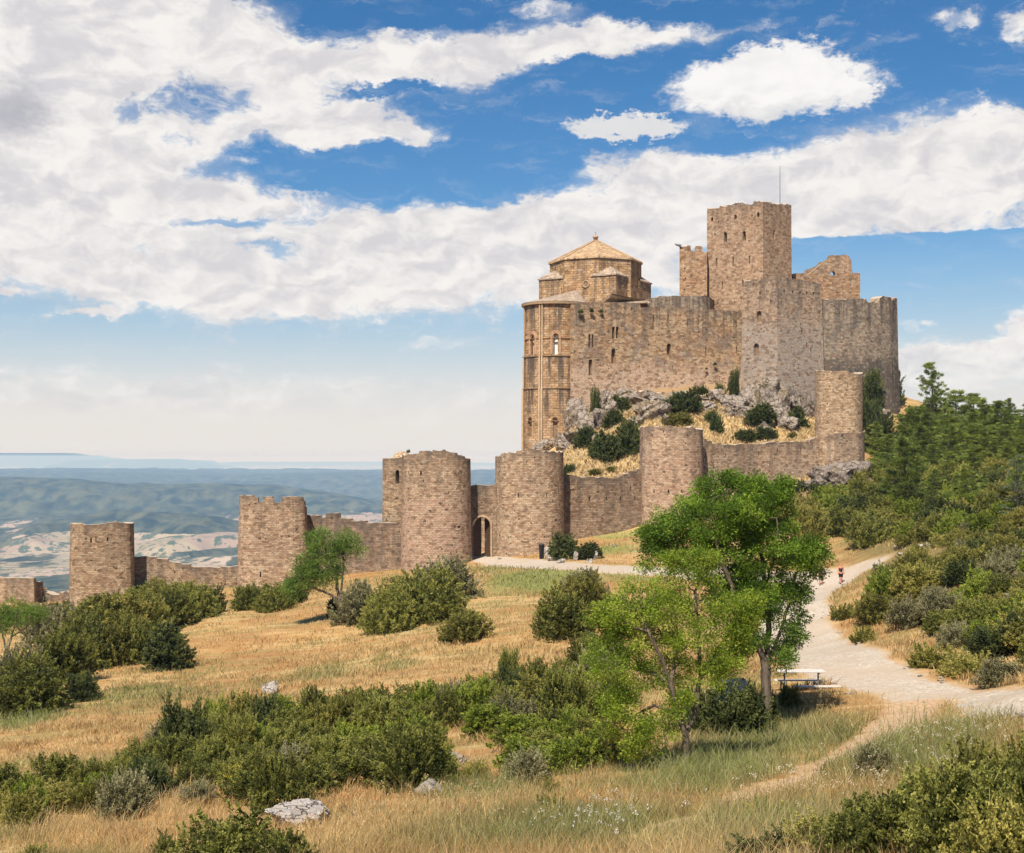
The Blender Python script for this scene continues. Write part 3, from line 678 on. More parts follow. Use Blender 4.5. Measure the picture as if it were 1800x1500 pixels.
# --- main hall front
t = empty('castle_hall', (*W2(1150, 203), zat(700, 203))); IM = []
def adopt(root, objs):
    for o in objs:
        if o.parent is None or o.parent == root:
            o.parent = root; o.matrix_parent_inverse = root.matrix_world.inverted() if False else Matrix.Translation(-Vector(root.location))
tag(t, 'long tawny castle front with paired windows between the round apse and corner bastion', 'castle hall')
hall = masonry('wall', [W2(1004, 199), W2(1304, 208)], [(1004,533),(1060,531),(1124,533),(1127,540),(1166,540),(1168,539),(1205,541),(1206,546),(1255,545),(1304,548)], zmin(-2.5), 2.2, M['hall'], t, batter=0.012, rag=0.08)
ws = openings(hall, [(1036,588,611,3.6,'arch','dark',.9,'window'),(1041.6,588,611,3.4,'arch','dark',.9,'window'),(1078.2,574,596,5.2,'arch','dark',.9,'window'),(1085,574,595,5,'arch','dark',.9,'window'),
  (1078,613,639,8,'arch','blocked',.7,'window'),(1037.5,632,660,7,'arch','blocked',.6,'window'),(1148.6,554,578,2.6,'rect','dark',.8,'arrow_slit'),(1174.8,554,578,2.6,'rect','dark',.8,'arrow_slit'),
  (1205.3,562,573,2.2,'rect','dark',.8,'arrow_slit'),(1209.3,562,573,2.2,'rect','dark',.8,'arrow_slit'),(1175.5,604,624,8,'arch','blocked',.8,'window'),(1240.6,610,623,2.4,'rect','dark',.8,'arrow_slit'),
  (1294.5,609,622,2.4,'rect','dark',.8,'arrow_slit'),(1272,560,568,2,'rect','dark',.8,'arrow_slit'),(1176,612,624,2,'rect',None,1.6,'slit')], t)
low = masonry('footing_wall', [W2(1108, 197.5), W2(1170, 199.5)], [(1108,690),(1140,688),(1170,690)], zmin(-2.5), 1.5, M['hall'], t, rag=.25)
prism('roof', [W2(1010,201.5), W2(1300,210), W2(1300,222), W2(1010,216)], zat(552,205), zat(551,205), M['roof_grey'], t)
adopt(t, list(t.children))

# --- rounded parapet block above the hall
t = empty('vaulted_parapet', (*W2(1200, 211), zat(545, 211)))
tag(t, 'low dark grey parapet block with a shallow arch at the left foot of the keep', 'parapet')
w = masonry('wall', [W2(1142,209), W2(1235,212), W2(1248,214), W2(1256,218)], [(1142,524),(1158,523),(1160,521),(1236,520),(1243,520),(1248,523),(1258,530)], zat(556,212), 1.6, M['enclosure'], t, rag=.08)
openings(w, [(1186,539,552,22,'arch','dark',1.0,'arch_opening')], t)
adopt(t, list(t.children))

# --- corner bastion
t = empty('corner_bastion', (*W2(1366, 200), zat(700, 200)))
tag(t, 'tall grey brown corner bastion with two blocked arched windows and a row of small holes', 'bastion')
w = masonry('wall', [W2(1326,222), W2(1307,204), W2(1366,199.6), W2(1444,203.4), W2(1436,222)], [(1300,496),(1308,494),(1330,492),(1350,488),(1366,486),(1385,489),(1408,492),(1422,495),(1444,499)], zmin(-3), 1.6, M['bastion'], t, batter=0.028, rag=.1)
H_ = [(1330,513,518,2.6),(1336,513,518,2.6),(1378.5,509,513.5,3.4),(1393,511,515.5,3.4),(1406,512,516.5,3.4),(1418,513,517.5,3.4),(1430,514,518.5,3.4),(1440,514,518.5,3),(1383,517,521,1.6),(1393,518,521,1.6),(1373,529,533,1.8),(1362-6,529,532,1.6),(1441,547,551,2),(1422.5,571,576,2.2)]
openings(w, [(1335.5,547,566,8.5,'arch','blocked',.45,'window'),(1331.5,604,626,9.5,'arch','blocked',.45,'window'),(1416,603,608,2.4,'rect','dark',.8,'putlog_hole'),(1423.5,611,621,2.4,'rect','dark',.8,'arrow_slit')]
  +[(a,b,c,d,'rect',None,.5,'') for a,b,c,d in H_], t)
prism('roof', [W2(1313,206), W2(1366,201.6), W2(1438,205.4), W2(1432,221), W2(1330,221)], zat(505,206), zat(504,206), M['roof_grey'], t)
adopt(t, list(t.children))

# --- right enclosure wall
t = empty('castle_enclosure_wall', (*W2(1510, 208), zat(700, 208)))
tag(t, 'high grey streaked castle wall at the right end above the pines', 'castle wall')
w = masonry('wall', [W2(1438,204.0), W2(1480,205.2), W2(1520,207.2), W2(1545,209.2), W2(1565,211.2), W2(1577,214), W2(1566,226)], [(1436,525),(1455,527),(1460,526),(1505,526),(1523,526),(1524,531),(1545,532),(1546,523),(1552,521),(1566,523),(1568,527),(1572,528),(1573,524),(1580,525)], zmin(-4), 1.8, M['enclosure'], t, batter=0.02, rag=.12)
openings(w, [(1511,612,626,2.2,'rect','dark',.8,'arrow_slit'),(1482,590,598,1.6,'rect','dark',.8,'arrow_slit')], t)
pl = [W2(1437,205.6), W2(1521,207.4), W2(1584,210.2), W2(1576,224), W2(1440,222)]
w = masonry('plinth', [W2(1441,203.9), W2(1480,205.0), W2(1520,207.0), W2(1546,209.0), W2(1567,211.0), W2(1579,214), W2(1568,226)], [(1440,640),(1470,634),(1500,630),(1590,626)], zmin(-4), .7, M['enclosure'], t, batter=0.04, rag=.25)
adopt(t, list(t.children))

# --- keep
t = empty('keep_tower', (*W2(1320, 218), zat(545, 218)))
tag(t, 'tallest square castle tower with rows of narrow windows, carrying a thin mast', 'keep')
w = masonry('wall', [W2(1243,221.5), W2(1341,213.5), W2(1391,219), W2(1294,228), W2(1243,221.5)][:4], [(1235,367),(1264,366),(1265,363),(1285,363),(1286,361),(1309,361),(1310,363),(1330,362),(1331,357),(1356,356),(1357,359),(1380,359),(1395,361)], zat(560,217), 1.5, M['keep'], t, closed=True, rag=.1, batter=.004)
openings(w, [(1251.7,382,389,4.5,'arch','dark',.7,'window'),(1292.7,377,386,4.5,'arch','dark',.7,'window'),(1332.6,373,382,4.5,'arch','dark',.7,'window'),
  (1275,408,426,6,'arch','dark',.7,'window'),(1308,406,423,6,'arch','dark',.7,'window'),(1361,404,421,5,'arch','dark',.7,'window'),
  (1259.7,454,469,2.6,'rect','dark',.7,'arrow_slit'),(1289,452,468,2.6,'rect','dark',.7,'arrow_slit'),(1317.7,450,464,2.6,'rect','dark',.7,'arrow_slit'),(1367,445,460,2.0,'rect','dark',.7,'arrow_slit'),
  (1270,495,507,2.4,'rect','dark',.7,'arrow_slit'),(1306,492,504,2.4,'rect','dark',.7,'arrow_slit')]
  +[(a,b,b+c,2.2,'rect',None,.5,'') for a,b,c in ((1263,389,2),(1279,387,2),(1318,384,2),(1354,421,2.5),(1366,422,2.5),(1348,404,2),(1367,405,2),(1292,530,2),(1283,530,2),(1349,470,2),(1375,372,2),(1330,467,2))], t)
prism('roof', [W2(1250,221.5), W2(1341,215.5), W2(1385,219), W2(1294,226.5)], zat(385,218), zat(384,218), M['roof_grey'], t)
adopt(t, list(t.children))
tube_obj('antenna_mast', [(np.array([P(1371,386,218), P(1371,320,218), P(1371,292,218)]), np.array([0.07,0.05,0.03]))], M['metal'])
tag(bpy.data.objects['antenna_mast'], 'thin grey mast standing on top of the keep', 'mast')

# --- crenellated turret
t = empty('crenellated_turret', (*W2(1219, 222), zat(520, 222)))
tag(t, 'small reddish crenellated turret abutting the left side of the keep', 'turret')
w = masonry('wall', [W2(1194.5,221), W2(1243,219.5), W2(1247,231), W2(1199,233)], [(1190,434),(1208,434),(1209,442),(1216,442.5),(1217,444),(1222.5,444),(1223,434),(1234.5,434),(1235,443),(1250,445)], zat(535,220), 1.0, M['turret'], t, closed=True, rag=.03)
openings(w, [(a,b,b+3,2.4,'rect',None,.5,'') for a,b in ((1203,508),(1205,488),(1204,470))], t)
c = P(1192,432,221); 
poly_obj('gargoyle', [c+Vector(v) for v in ((-.35,-.3,0.1),(.5,-.3,-.3),(.5,.3,-.3),(-.35,.3,0.1),(-.55,-.2,.3),(.5,-.3,.15),(.5,.3,.15),(-.55,.2,.3))], [[0,1,2,3],[4,5,6,7],[0,1,5,4],[1,2,6,5],[2,3,7,6],[3,0,4,7]], M['metal'], t)
adopt(t, list(t.children))

# --- ruined tower behind
t = empty('ruined_tower', (*W2(1455, 226), zat(530, 226)))
tag(t, 'ruined tower with a stepped broken top pierced by a hole, right of the keep', 'ruin')
w1 = masonry('front_wall', [W2(1394,224), W2(1512,224.5), W2(1512,236)], [(1394,481),(1413,480),(1414,485),(1429,486),(1430,480),(1440,480),(1459,480),(1460,484),(1489,484),(1490,480),(1512,480)], zat(545,222), 1.2, M['turret'], t, rag=.06)
w2 = masonry('broken_gable', [W2(1408,230), W2(1500,231)], [(1408,482),(1416,479),(1418,474),(1440,465),(1441,461),(1449,461),(1450,457),(1457,456),(1458,450),(1466,449),(1490,448),(1492,451),(1495,455),(1497,462),(1496,468),(1499,480),(1500,484)], zat(545,230), 1.0, M['keep'], t, rag=.08)
openings(w2, [(1464,477,486,9,'arch',None,3,'')], t)
tube_obj('leaning_beam', [(np.array([P(1416,487,226), P(1450,459,228)]), np.array([.12,.1]))], M['trim'], t)
adopt(t, list(t.children))

# --- church
t = empty('castle_church', (*W2(1040, 208), zat(780, 203)))
tag(t, 'stone church with an octagonal pyramid roof and tall round apse, leftmost part of the castle', 'church')
dc = 214.0; cx, cy = W2(1047, dc); k = dc/F
def ngon(c, r, n, a0): return [(c[0]+r*math.cos(a0+2*math.pi*i/n), c[1]+r*math.sin(a0+2*math.pi*i/n)) for i in range(n)]
Ro = 80.5*k
oct_ = ngon((cx, cy), Ro, 8, -math.pi/2)
zd0, zd1 = zat(533, dc), zat(464, dc)
drum = prism('drum', oct_, zd0, zd1, M['church'], t)
# roof with slight eaves
zr = zd1; zt = zat(424, dc); R2 = Ro*1.03
ov = ngon((cx, cy), R2, 8, -math.pi/2)
v = [(x, y, zr-0.12) for x, y in ov]+[(x, y, zr+.12) for x, y in ov]+[(cx+(x-cx)*.04, cy+(y-cy)*.04, zt) for x, y in ov]
roof = poly_obj('roof', v, [list(range(8))[::-1]]+[[i,(i+1)%8,8+(i+1)%8,8+i] for i in range(8)]+[[8+i,8+(i+1)%8,16+(i+1)%8,16+i] for i in range(8)]+[list(range(16,24))], M['roof'], t)
tube_obj('roof_ridge', [(np.array([[x, y, zr+.16], [cx+(x-cx)*.05, cy+(y-cy)*.05, zt+.04]]), np.array([.11,.11])) for x, y in ov], M['trim'], t)
v, f = tubes([(np.array([[cx,cy,zt-.2],[cx,cy,zt+.45],[cx,cy,zt+.46],[cx,cy,zt+.8],[cx,cy,zt+.81]]), np.array([.4,.3,.44,.44,.01]))], 8)
link('finial', mesh_arrays('finial', v, f, 4), M['trim_red'], t)
tube_obj('roof_cross', [(np.array([[cx,cy,zt+.75],[cx,cy,zt+1.5]]), np.array([.03,.025])), (np.array([[cx-.2,cy,zt+1.25],[cx+.2,cy,zt+1.25]]), np.array([.025,.025]))], M['metal'], t)
# square body turned on its corner with a small cap roof on every corner
D = 104*k; ph = math.radians(15.6)
sq = [(cx+D*math.cos(-math.pi/2+ph+i*math.pi/2), cy+D*math.sin(-math.pi/2+ph+i*math.pi/2)) for i in range(4)]
zs = zat(497, dc)
body = prism('body', sq, zat(545, dc), zs, M['church'], t)
for i in range(4):
    p = sq[i]; a = sq[(i-1)%4]; b = sq[(i+1)%4]
    L = 4.2; ua = ((a[0]-p[0])/math.hypot(a[0]-p[0],a[1]-p[1]), (a[1]-p[1])/math.hypot(a[0]-p[0],a[1]-p[1])); ub = ((b[0]-p[0])/math.hypot(b[0]-p[0],b[1]-p[1]), (b[1]-p[1])/math.hypot(b[0]-p[0],b[1]-p[1]))
    o = .16
    p2 = (p[0]-(ua[0]+ub[0])*o, p[1]-(ua[1]+ub[1])*o)
    A = (p[0]+ua[0]*L-ub[0]*o, p[1]+ua[1]*L-ub[1]*o); B = (p[0]+ub[0]*L-ua[0]*o, p[1]+ub[1]*L-ua[1]*o)
    cN = (p[0]+(ua[0]+ub[0])*1.9, p[1]+(ua[1]+ub[1])*1.9); hgt = 1.75
    v = [(*A, zs+.02), (*p2, zs+.02), (*B, zs+.02), (*A, zs+.2), (*p2, zs+.2), (*B, zs+.2), (*cN, zs+hgt), (*cN, zs+.02)]
    poly_obj('squinch_roof', v, [[3,4,6],[4,5,6],[0,1,4,3],[1,2,5,4],[0,7,2,1],[0,3,6,7],[2,7,6,5]], M['roof_grey'], t)
# round window on the body face over the apse
lw = Wall(); lw.st = [sq[3], sq[0]]; 
def ringtube(c, right, up, r, tr, n=20, a0=0, a1=2*math.pi):
    an = np.linspace(a0, a1, n); c = np.array(c); right = np.array(right); up = np.array(up)
    return (c+np.cos(an)[:,None]*right*r+np.sin(an)[:,None]*up*r, np.full(n, tr))
tt = 0.62; qx, qy = lerp2(sq[3], sq[0], tt); ln = math.hypot(sq[0][0]-sq[3][0], sq[0][1]-sq[3][1]); nx, ny = (sq[0][1]-sq[3][1])/ln, -(sq[0][0]-sq[3][0])/ln; rx_, ry_ = -ny, nx
zc = zat(509, dc)
ow = tube_obj('round_window', [ringtube((qx+nx*.05, qy+ny*.05, zc), (rx_, ry_, 0), (0,0,1), .5, .12)], M['trim'], t)
an = np.linspace(0, 2*math.pi, 16, endpoint=False)
pl = [(qx+nx*.04+rx_*.42*math.cos(a), qy+ny*.04+ry_*.42*math.cos(a), zc+.42*math.sin(a)) for a in an]
pl2 = [(x-nx*.1, y-ny*.1, z) for x, y, z in pl]
poly_obj('pane', pl+pl2, [list(range(16)), list(range(16,32))]+[[i,(i+1)%16,16+(i+1)%16,16+i] for i in range(16)], M['blocked'], ow)
# apse
da = 203.5; ax_, ay_ = W2(975, da); Ra = 53.5*da/F
zt_ap = zat(533, 199); zbot = zat(800, da)
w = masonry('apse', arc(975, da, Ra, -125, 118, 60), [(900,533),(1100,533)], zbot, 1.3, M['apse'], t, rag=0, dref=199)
ap = openings(w, [(936,590,624,6,'arch','alabaster',.55,'window'),(977,588,623,7.5,'arch','alabaster',.55,'window'),(932,735,768,6,'arch','blocked',.3,'blind_window'),(976,735,770,8.5,'arch','blocked',.3,'blind_window')], t)
for px, y0, y1, wp in ((936,590,624,6),(977,588,623,7.5),(932,735,768,6),(976,735,770,8.5)):
    q, nn = locate(w, px); rr_, ru = (-nn[1], nn[0], 0), (0,0,1); sc = da/F; z1 = zat(y0, q[1]); z0 = zat(y1, q[1])
    for j, (off, tr) in enumerate(((.42,.10),(.70,.09),(.98,.07))):
        r = (wp/2)*sc/max(abs(nn[1]),.4)*.9+off*.62; c = (q[0]+nn[0]*(.02), q[1]+nn[1]*(.02), z1-.35)
        pth = ringtube(c, rr_, ru, r, tr, 14, 0, math.pi); pts = pth[0]
        if j < 2: pts = np.concatenate([[pts[0]-np.array([0,0,z1-.35-z0])], pts, [pts[-1]-np.array([0,0,z1-.35-z0])]])
        # hug the curved wall
        dv = pts[:, :2]-np.array([ax_, ay_]); rad = np.hypot(dv[:,0], dv[:,1]); pts[:, :2] = np.array([ax_, ay_])+dv/rad[:,None]*(Ra+.03)
        tube_obj('arch_moulding', [(pts, np.full(len(pts), tr))], M['trim_red'] if y0 < 700 else M['trim'], t)
vd = math.atan2(-ay_, -ax_)
def ring_band(name, z, r, h, out, mat):
    pts = arc(975, da, r, -120, 112, 40); V = []; 
    for x, y in pts:
        dx, dy = (x-ax_)/r, (y-ay_)/r
        for o_, zz in ((out, z-h/2), (out+.05, z+h/2-.04), (-.1, z+h/2), (-.1, z-h/2)): V.append((x+dx*o_, y+dy*o_, zz))
    Fc = [[4*i+j, 4*i+4+j, 4*i+4+(j+1)%4, 4*i+(j+1)%4] for i in range(len(pts)-1) for j in range(4)]
    return poly_obj(name, V, Fc, mat, t)
ring_band('cornice', zt_ap+.1, Ra, .34, .38, M['trim'])
for y, o_ in ((594.5,.06),(625,.18),(682,.26),(740,.1)): ring_band('string_course', zat(y, 199), Ra, .2 if o_ > .1 else .12, o_+.05, M['trim'])
for y0, y1, o_ in ((626,790,.09),(683,800,.18)):
    pts = arc(975, da, Ra+o_, -122, 108, 50)
    ww = masonry('apse_base', pts, [(900,y0),(1100,y0)], zbot-1, o_+.05 if o_ < .1 else .12, M['apse'], t, rag=0, dref=199)
    if o_ > .1: openings(ww, [(932,733,772,12,'arch',None,.4,''),(976,733,772,15,'arch',None,.4,'')], t)
    else: openings(ww, [(932,735,770,10,'arch',None,.4,''),(976,735,771,12,'arch',None,.4,'')], t)
for px in (923, 951.5, 1003.5):
    g = locate(w, px)
    if not g: continue
    q, nn = g; r0 = Ra+.12; dx, dy = (q[0]-ax_)/Ra, (q[1]-ay_)/Ra
    for s_ in ((0,) if px != 951.5 else (-.2, .2)):
        tx, ty = -dy*s_, dx*s_
        tube_obj('column', [(np.array([[ax_+dx*r0+tx, ay_+dy*r0+ty, zt_ap-.1],[ax_+dx*r0+tx, ay_+dy*r0+ty, zat(626,199)],[ax_+dx*(r0+.12)+tx, ay_+dy*(r0+.12)+ty, zat(627,199)],[ax_+dx*(r0+.14)+tx, ay_+dy*(r0+.14)+ty, zat(683,199)],[ax_+dx*(r0+.24)+tx, ay_+dy*(r0+.24)+ty, zat(684,199)],[ax_+dx*(r0+.24)+tx, ay_+dy*(r0+.24)+ty, zbot]]), np.array([.13,.13,.14,.14,.17,.18]))], M['trim'], t, 8)
# apse half-cone roof against the body
pts = arc(975, da, Ra+.42, -122, 120, 36); apex = (*lerp2(sq[3], sq[0], .5), zat(503, da))
V = [(x, y, zt_ap+.26) for x, y in pts]+[(x, y, zt_ap+.32) for x, y in pts]+[apex]
n = len(pts); poly_obj('apse_roof', V, [[i, i+1, n+i+1, n+i] for i in range(n-1)]+[[n+i, n+i+1, 2*n] for i in range(n-1)]+[list(range(n))[::-1]+[]]+[[0, n, 2*n],[n-1, 2*n-1, 2*n]], M['roof_grey'], t)
# low nave block and its lean-to roof behind the hall parapet
na = [W2(990,209.0), W2(1138,207.0), W2(1146,218), W2(990,218)]
prism('nave_wall', na, zat(600,206), zat(531,206), M['church'], t)
V = [(*W2(1060,205.2), zat(531,205)), (*W2(1143,204.8), zat(531,205)), (*W2(1136,209), zat(523,205)), (*W2(1075,201.5), zat(518,203)), (*W2(1060,209), zat(519,205))]
poly_obj('nave_roof', V+[(x, y, z-.2) for x, y, z in V], [[0,1,2,4,3],[9,7,6,5,8],[0,1,6,5],[1,2,7,6],[2,4,9,7],[4,3,8,9],[3,0,5,8]], M['roof_grey'], t)
adopt(t, list(t.children))

# ---------------------------------------------------------------- outer curtain wall and its towers
def tower(px, d, r, prof, mat, label, slits=(), batter=.02, a=100, name='round_tower', thick=1.1, extra=None, cat='tower', rag=.12, base=-2.0, se=2.3, wob=.006):
    q = W2(px, d+r*.0); root = empty(name, (q[0], q[1]+r, hz(q[0], q[1])))
    tag(root, label, cat, 'open backed towers of the outer wall')
    w = masonry('wall', arc(px, d+r, r, -a, a, 40, se, wob), prof, zmin(base), thick, mat, root, batter=batter, rag=rag)
    if slits: openings(w, slits, root)
    if extra: extra(root, w)
    adopt(root, list(root.children)); return root
def curtain_wall(pts, prof, mat, label, slits=(), base=-1.6, thick=1.2, rag=.07, extra=None):
    m = lerp2(pts[0], pts[-1], .5); root = empty('curtain_wall', (*m, hz(*m)))
    tag(root, label, 'wall', 'stretches of the outer curtain wall')
    w = masonry('wall', pts, prof, zmin(base), thick, mat, root, rag=rag, batter=.01)
    if slits: openings(w, slits, root)
    if extra: extra(root, w)
    adopt(root, list(root.children)); return root
S_ = lambda px, y, h=9, w=2.2, f='dark': (px, y-h/2, y+h/2, w, 'rect', f, .7, 'arrow_slit')
k_ = 1/F
# far right tall tower
def band_low(root, w):
    masonry('lower_wall', arc(1476, 170.0+.0, 42.3*170*k_, -100, 100, 40), [(1400,762),(1600,762)], zmin(-2.5), .5, M['cur_c'], root, batter=.008, rag=.05, dref=168)
tower(1474.5, 167.2, 41.3*168*k_, [(1400,653),(1493,653),(1494,656),(1600,656)], M['cur_e'], 'tall slender tan tower standing alone in front of the castle beside the pines', batter=.0, extra=band_low)
tower(1180, 155.5, 55.5*157*k_, [(1100,752),(1126,751),(1170,750),(1218,751),(1219,754),(1300,756)], M['cur_p'], 'wide pinkish round tower rising behind the big green tree', [S_(1150,864,6),S_(1175,864,6),S_(1198,864,6)], batter=.01)
tower(930, 149.5, 60.5*152*k_, [(860,812),(868,811),(869,803),(880,802),(881,798),(886,797),(907,796),(908,792),(920,791),(954,790),(955,793),(980,794),(1000,795)], M['cur_c'], 'round tower with a stepped top just right of the gate arch',
      [S_(911,871,8),S_(961,871,8)], batter=.003)
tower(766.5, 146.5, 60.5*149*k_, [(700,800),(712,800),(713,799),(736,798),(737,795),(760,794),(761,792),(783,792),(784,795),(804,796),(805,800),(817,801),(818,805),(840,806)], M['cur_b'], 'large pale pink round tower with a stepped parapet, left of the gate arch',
      [S_(740,832,8,3),S_(812,832,8,2.6),(806,924,929,6,'rect','blocked',.25,'putlog_hole')], batter=.012)
tower(480.5, 149.5, 58.5*152*k_, [(400,872),(426,871),(443,871),(444,874),(453.5,874),(454,883),(462,883),(462.5,873),(481.5,873),(482,883.5),(494,884),(494.5,873.5),(514.5,873),(515,883),(516,883),(516.5,873),(534,874),(534.5,880),(537,881),(537.5,890),(541,891),(560,893)], M['cur_c'],
      'broad crenellated tower behind the small tree, second large tower from the left', [S_(458,1010,10,2.2),S_(540-15,1010,1,1,None)][:1], batter=.025, se=4.5, rag=.04)
tower(180, 149.5, 53.5*152*k_, [(100,921),(125,920),(142,920),(143,922),(187,922),(187.5,917.5),(215,917.5),(215.5,919),(260,919)], M['cur_a'], 'brown tower with chipped merlons above the dark scrub at left, leftmost whole tower',
      [S_(160,950,9,2.6),S_(189,948,7,2.4),S_(151,947,4,2),S_(229,950,6,2)], batter=.02, se=5)
# stub at the left frame edge
curtain_wall([W2(-420,166), W2(-70,160), W2(60,157), W2(76,160)], [(-500,1030),(-100,1016),(62,1016),(63,1018),(64,1023),(74,1023),(90,1026)], M['cur_a'], 'low broken wall end at the far left edge of the view', base=-3)
curtain_wall([W2(48,161), W2(130,158)], [(48,1036),(70,1036),(71,1041),(82,1042),(90,1047),(104,1048),(106,1042),(130,1040)], M['cur_a'], 'lowest ruined wall stretch left of the leftmost whole tower', base=-3, rag=.14)
curtain_wall([W2(222,153.5), W2(422,155)], [(222,979),(273,980),(275,982.5),(295,984),(296,987),(318,989),(319,991.5),(334,993),(335,996),(387,998.5),(388,996),(422,996)], M['cur_a'], 'long low stepped wall between the two left towers')
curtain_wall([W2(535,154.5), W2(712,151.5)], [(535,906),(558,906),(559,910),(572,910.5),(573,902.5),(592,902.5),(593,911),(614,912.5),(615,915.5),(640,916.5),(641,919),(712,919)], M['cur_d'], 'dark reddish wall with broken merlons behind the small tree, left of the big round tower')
# square tower behind the round one
def cap(root, w):
    c = W2(707, 156); r = 18*156*k_
    v, f = tubes([(np.array([[c[0], c[1], zat(806+0,155)-.3+r*.95*math.sin(a)] for a in np.linspace(0, math.pi/2*.98, 9)]), np.array([r*math.cos(a) for a in np.linspace(0, math.pi/2*.98, 9)]))], 20)
    v2 = v.copy(); me = mesh_arrays('dome', v, f, 4, smooth=True); uvbox(me); link('dome', me, M['roof'], root)
root = empty('square_gate_tower', (*W2(705,156), hz(*W2(705,156)))); tag(root, 'square tower with an arched window and small dome, half hidden behind a pink round tower', 'tower')
w = masonry('wall', [W2(690,166), W2(672.5,155), W2(745,153), W2(750,164)], [(660,806),(700,805),(760,805)], zmin(-3), 1.0, M['cur_a'], root, closed=True, batter=.004, rag=.05)
openings(w, [(698.5,826,851,7,'arch','dark',.7,'window')], root); cap(root, w)
adopt(root, list(root.children))
# gate
def gate(root, w):
    pass
root = empty('gatehouse_wall', (*W2(850,153), hz(*W2(850,153)))); tag(root, 'short dark wall with the tall arched entrance gate between two round towers', 'gate')
gb = zat(980,150.8)
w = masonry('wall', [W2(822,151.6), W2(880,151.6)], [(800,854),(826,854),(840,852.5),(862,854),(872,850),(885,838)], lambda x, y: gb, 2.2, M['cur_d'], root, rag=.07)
openings(w, [(847,910,979.9,30,'arch',None,3.4,'')], root)
q, nn = locate(w, 847); sc = 151.6/F; hw = 15*sc; zt_ = zat(910,151.6)
pts = ringtube((q[0], q[1]-.02, zt_-hw), (1,0,0), (0,0,1), hw+.12, .2, 16, 0, math.pi)[0]
pts = np.concatenate([[[q[0]+hw+.12, q[1]-.02, gb]], pts])
tube_obj('arch_surround', [(pts, np.full(len(pts), .13))], M['trim'], root)
# two leaves standing ajar
def leaf(hx, wid, ang, sgn):
    y = q[1]+.35; H_ = zt_-gb; n = 8; v = []
    ol = []
    for i in range(n+1):
        u = wid*i/n; xx = (hw-u) if True else 0
        hgt = H_-hw+math.sqrt(max(hw*hw-(hw-u)**2, 0))-.06
        ol.append((u, hgt))
    ca, sa = math.cos(ang), math.sin(ang)
    fr = [(hx+sgn*u*ca, y+u*sa, gb+.02) for u, h in (ol[0], ol[-1])]
    V = [(hx+sgn*u*ca, y+u*sa, gb+.02) for u, h in ol]+[(hx+sgn*u*ca, y+u*sa, gb+max(h,.1)) for u, h in ol]
    V2 = [(x+sa*.08*sgn, yy+.09, z) for x, yy, z in V]; m = n+1; Fc = []
    for i in range(n): Fc += [[i,i+1,m+i+1,m+i],[2*m+i,3*m+i,3*m+i+1,2*m+i+1],[m+i,m+i+1,3*m+i+1,3*m+i],[i,2*m+i,2*m+i+1,i+1]]
    Fc += [[0,m,3*m,2*m],[n,2*m+n,3*m+n,m+n]]
    dl = poly_obj('door_leaf', V+V2, Fc, M['door'], root)
    tube_obj('door_handle', [(np.array([[hx+sgn*wid*.85*ca, y+wid*.85*sa-.06, gb+1.7],[hx+sgn*wid*.85*ca, y+wid*.85*sa-.06, gb+2.0]]), np.array([.04,.04]))], M['metal'], dl)
leaf(q[0]-hw+.03, hw*1.02, math.radians(33), 1); leaf(q[0]+hw-.03, hw*.98, math.radians(52), -1)
adopt(root, list(root.children))
# passage wall beyond the gate, sunlit
root = curtain_wall([W2(838,160.5), W2(876,159)], [(838,892),(880,892)], M['cur_e'], 'sunlit inner wall seen through the open entrance gate')
# walls right of the gate
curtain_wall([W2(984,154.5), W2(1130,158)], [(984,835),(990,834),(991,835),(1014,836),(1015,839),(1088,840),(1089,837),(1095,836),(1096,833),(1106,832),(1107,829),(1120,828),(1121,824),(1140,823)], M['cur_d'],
   'dark curtain wall with arrow slits between the gate tower and the pink tower', [S_(1036,878,9,3),S_(1066,877,7),S_(1091,877,7),S_(1116,876,7),(1006,860,870,10,'rect','blocked',.15,'patch'),S_(1108,858,5)], base=-2.5)
curtain_wall([W2(1228,160.5), W2(1330,165.5), W2(1440,169)], [(1228,768),(1235,768),(1236,771),(1242,772),(1243,776),(1251,777),(1252,779),(1268,780),(1269,782),(1300,781.5),(1332,780),(1355,778),(1400,777),(1423,776),(1424,772),(1432,771),(1433,768),(1441,767),(1450,764)], M['cur_c'],
   'long pale curtain wall with slits between the pink tower and the tall slender tower', [S_(1241,800,8),S_(1276,801,7),S_(1306,800,8),S_(1334,798,9),S_(1367,795,11,2.6),S_(1408,793,11,2.4)], base=-2.5, rag=.09)
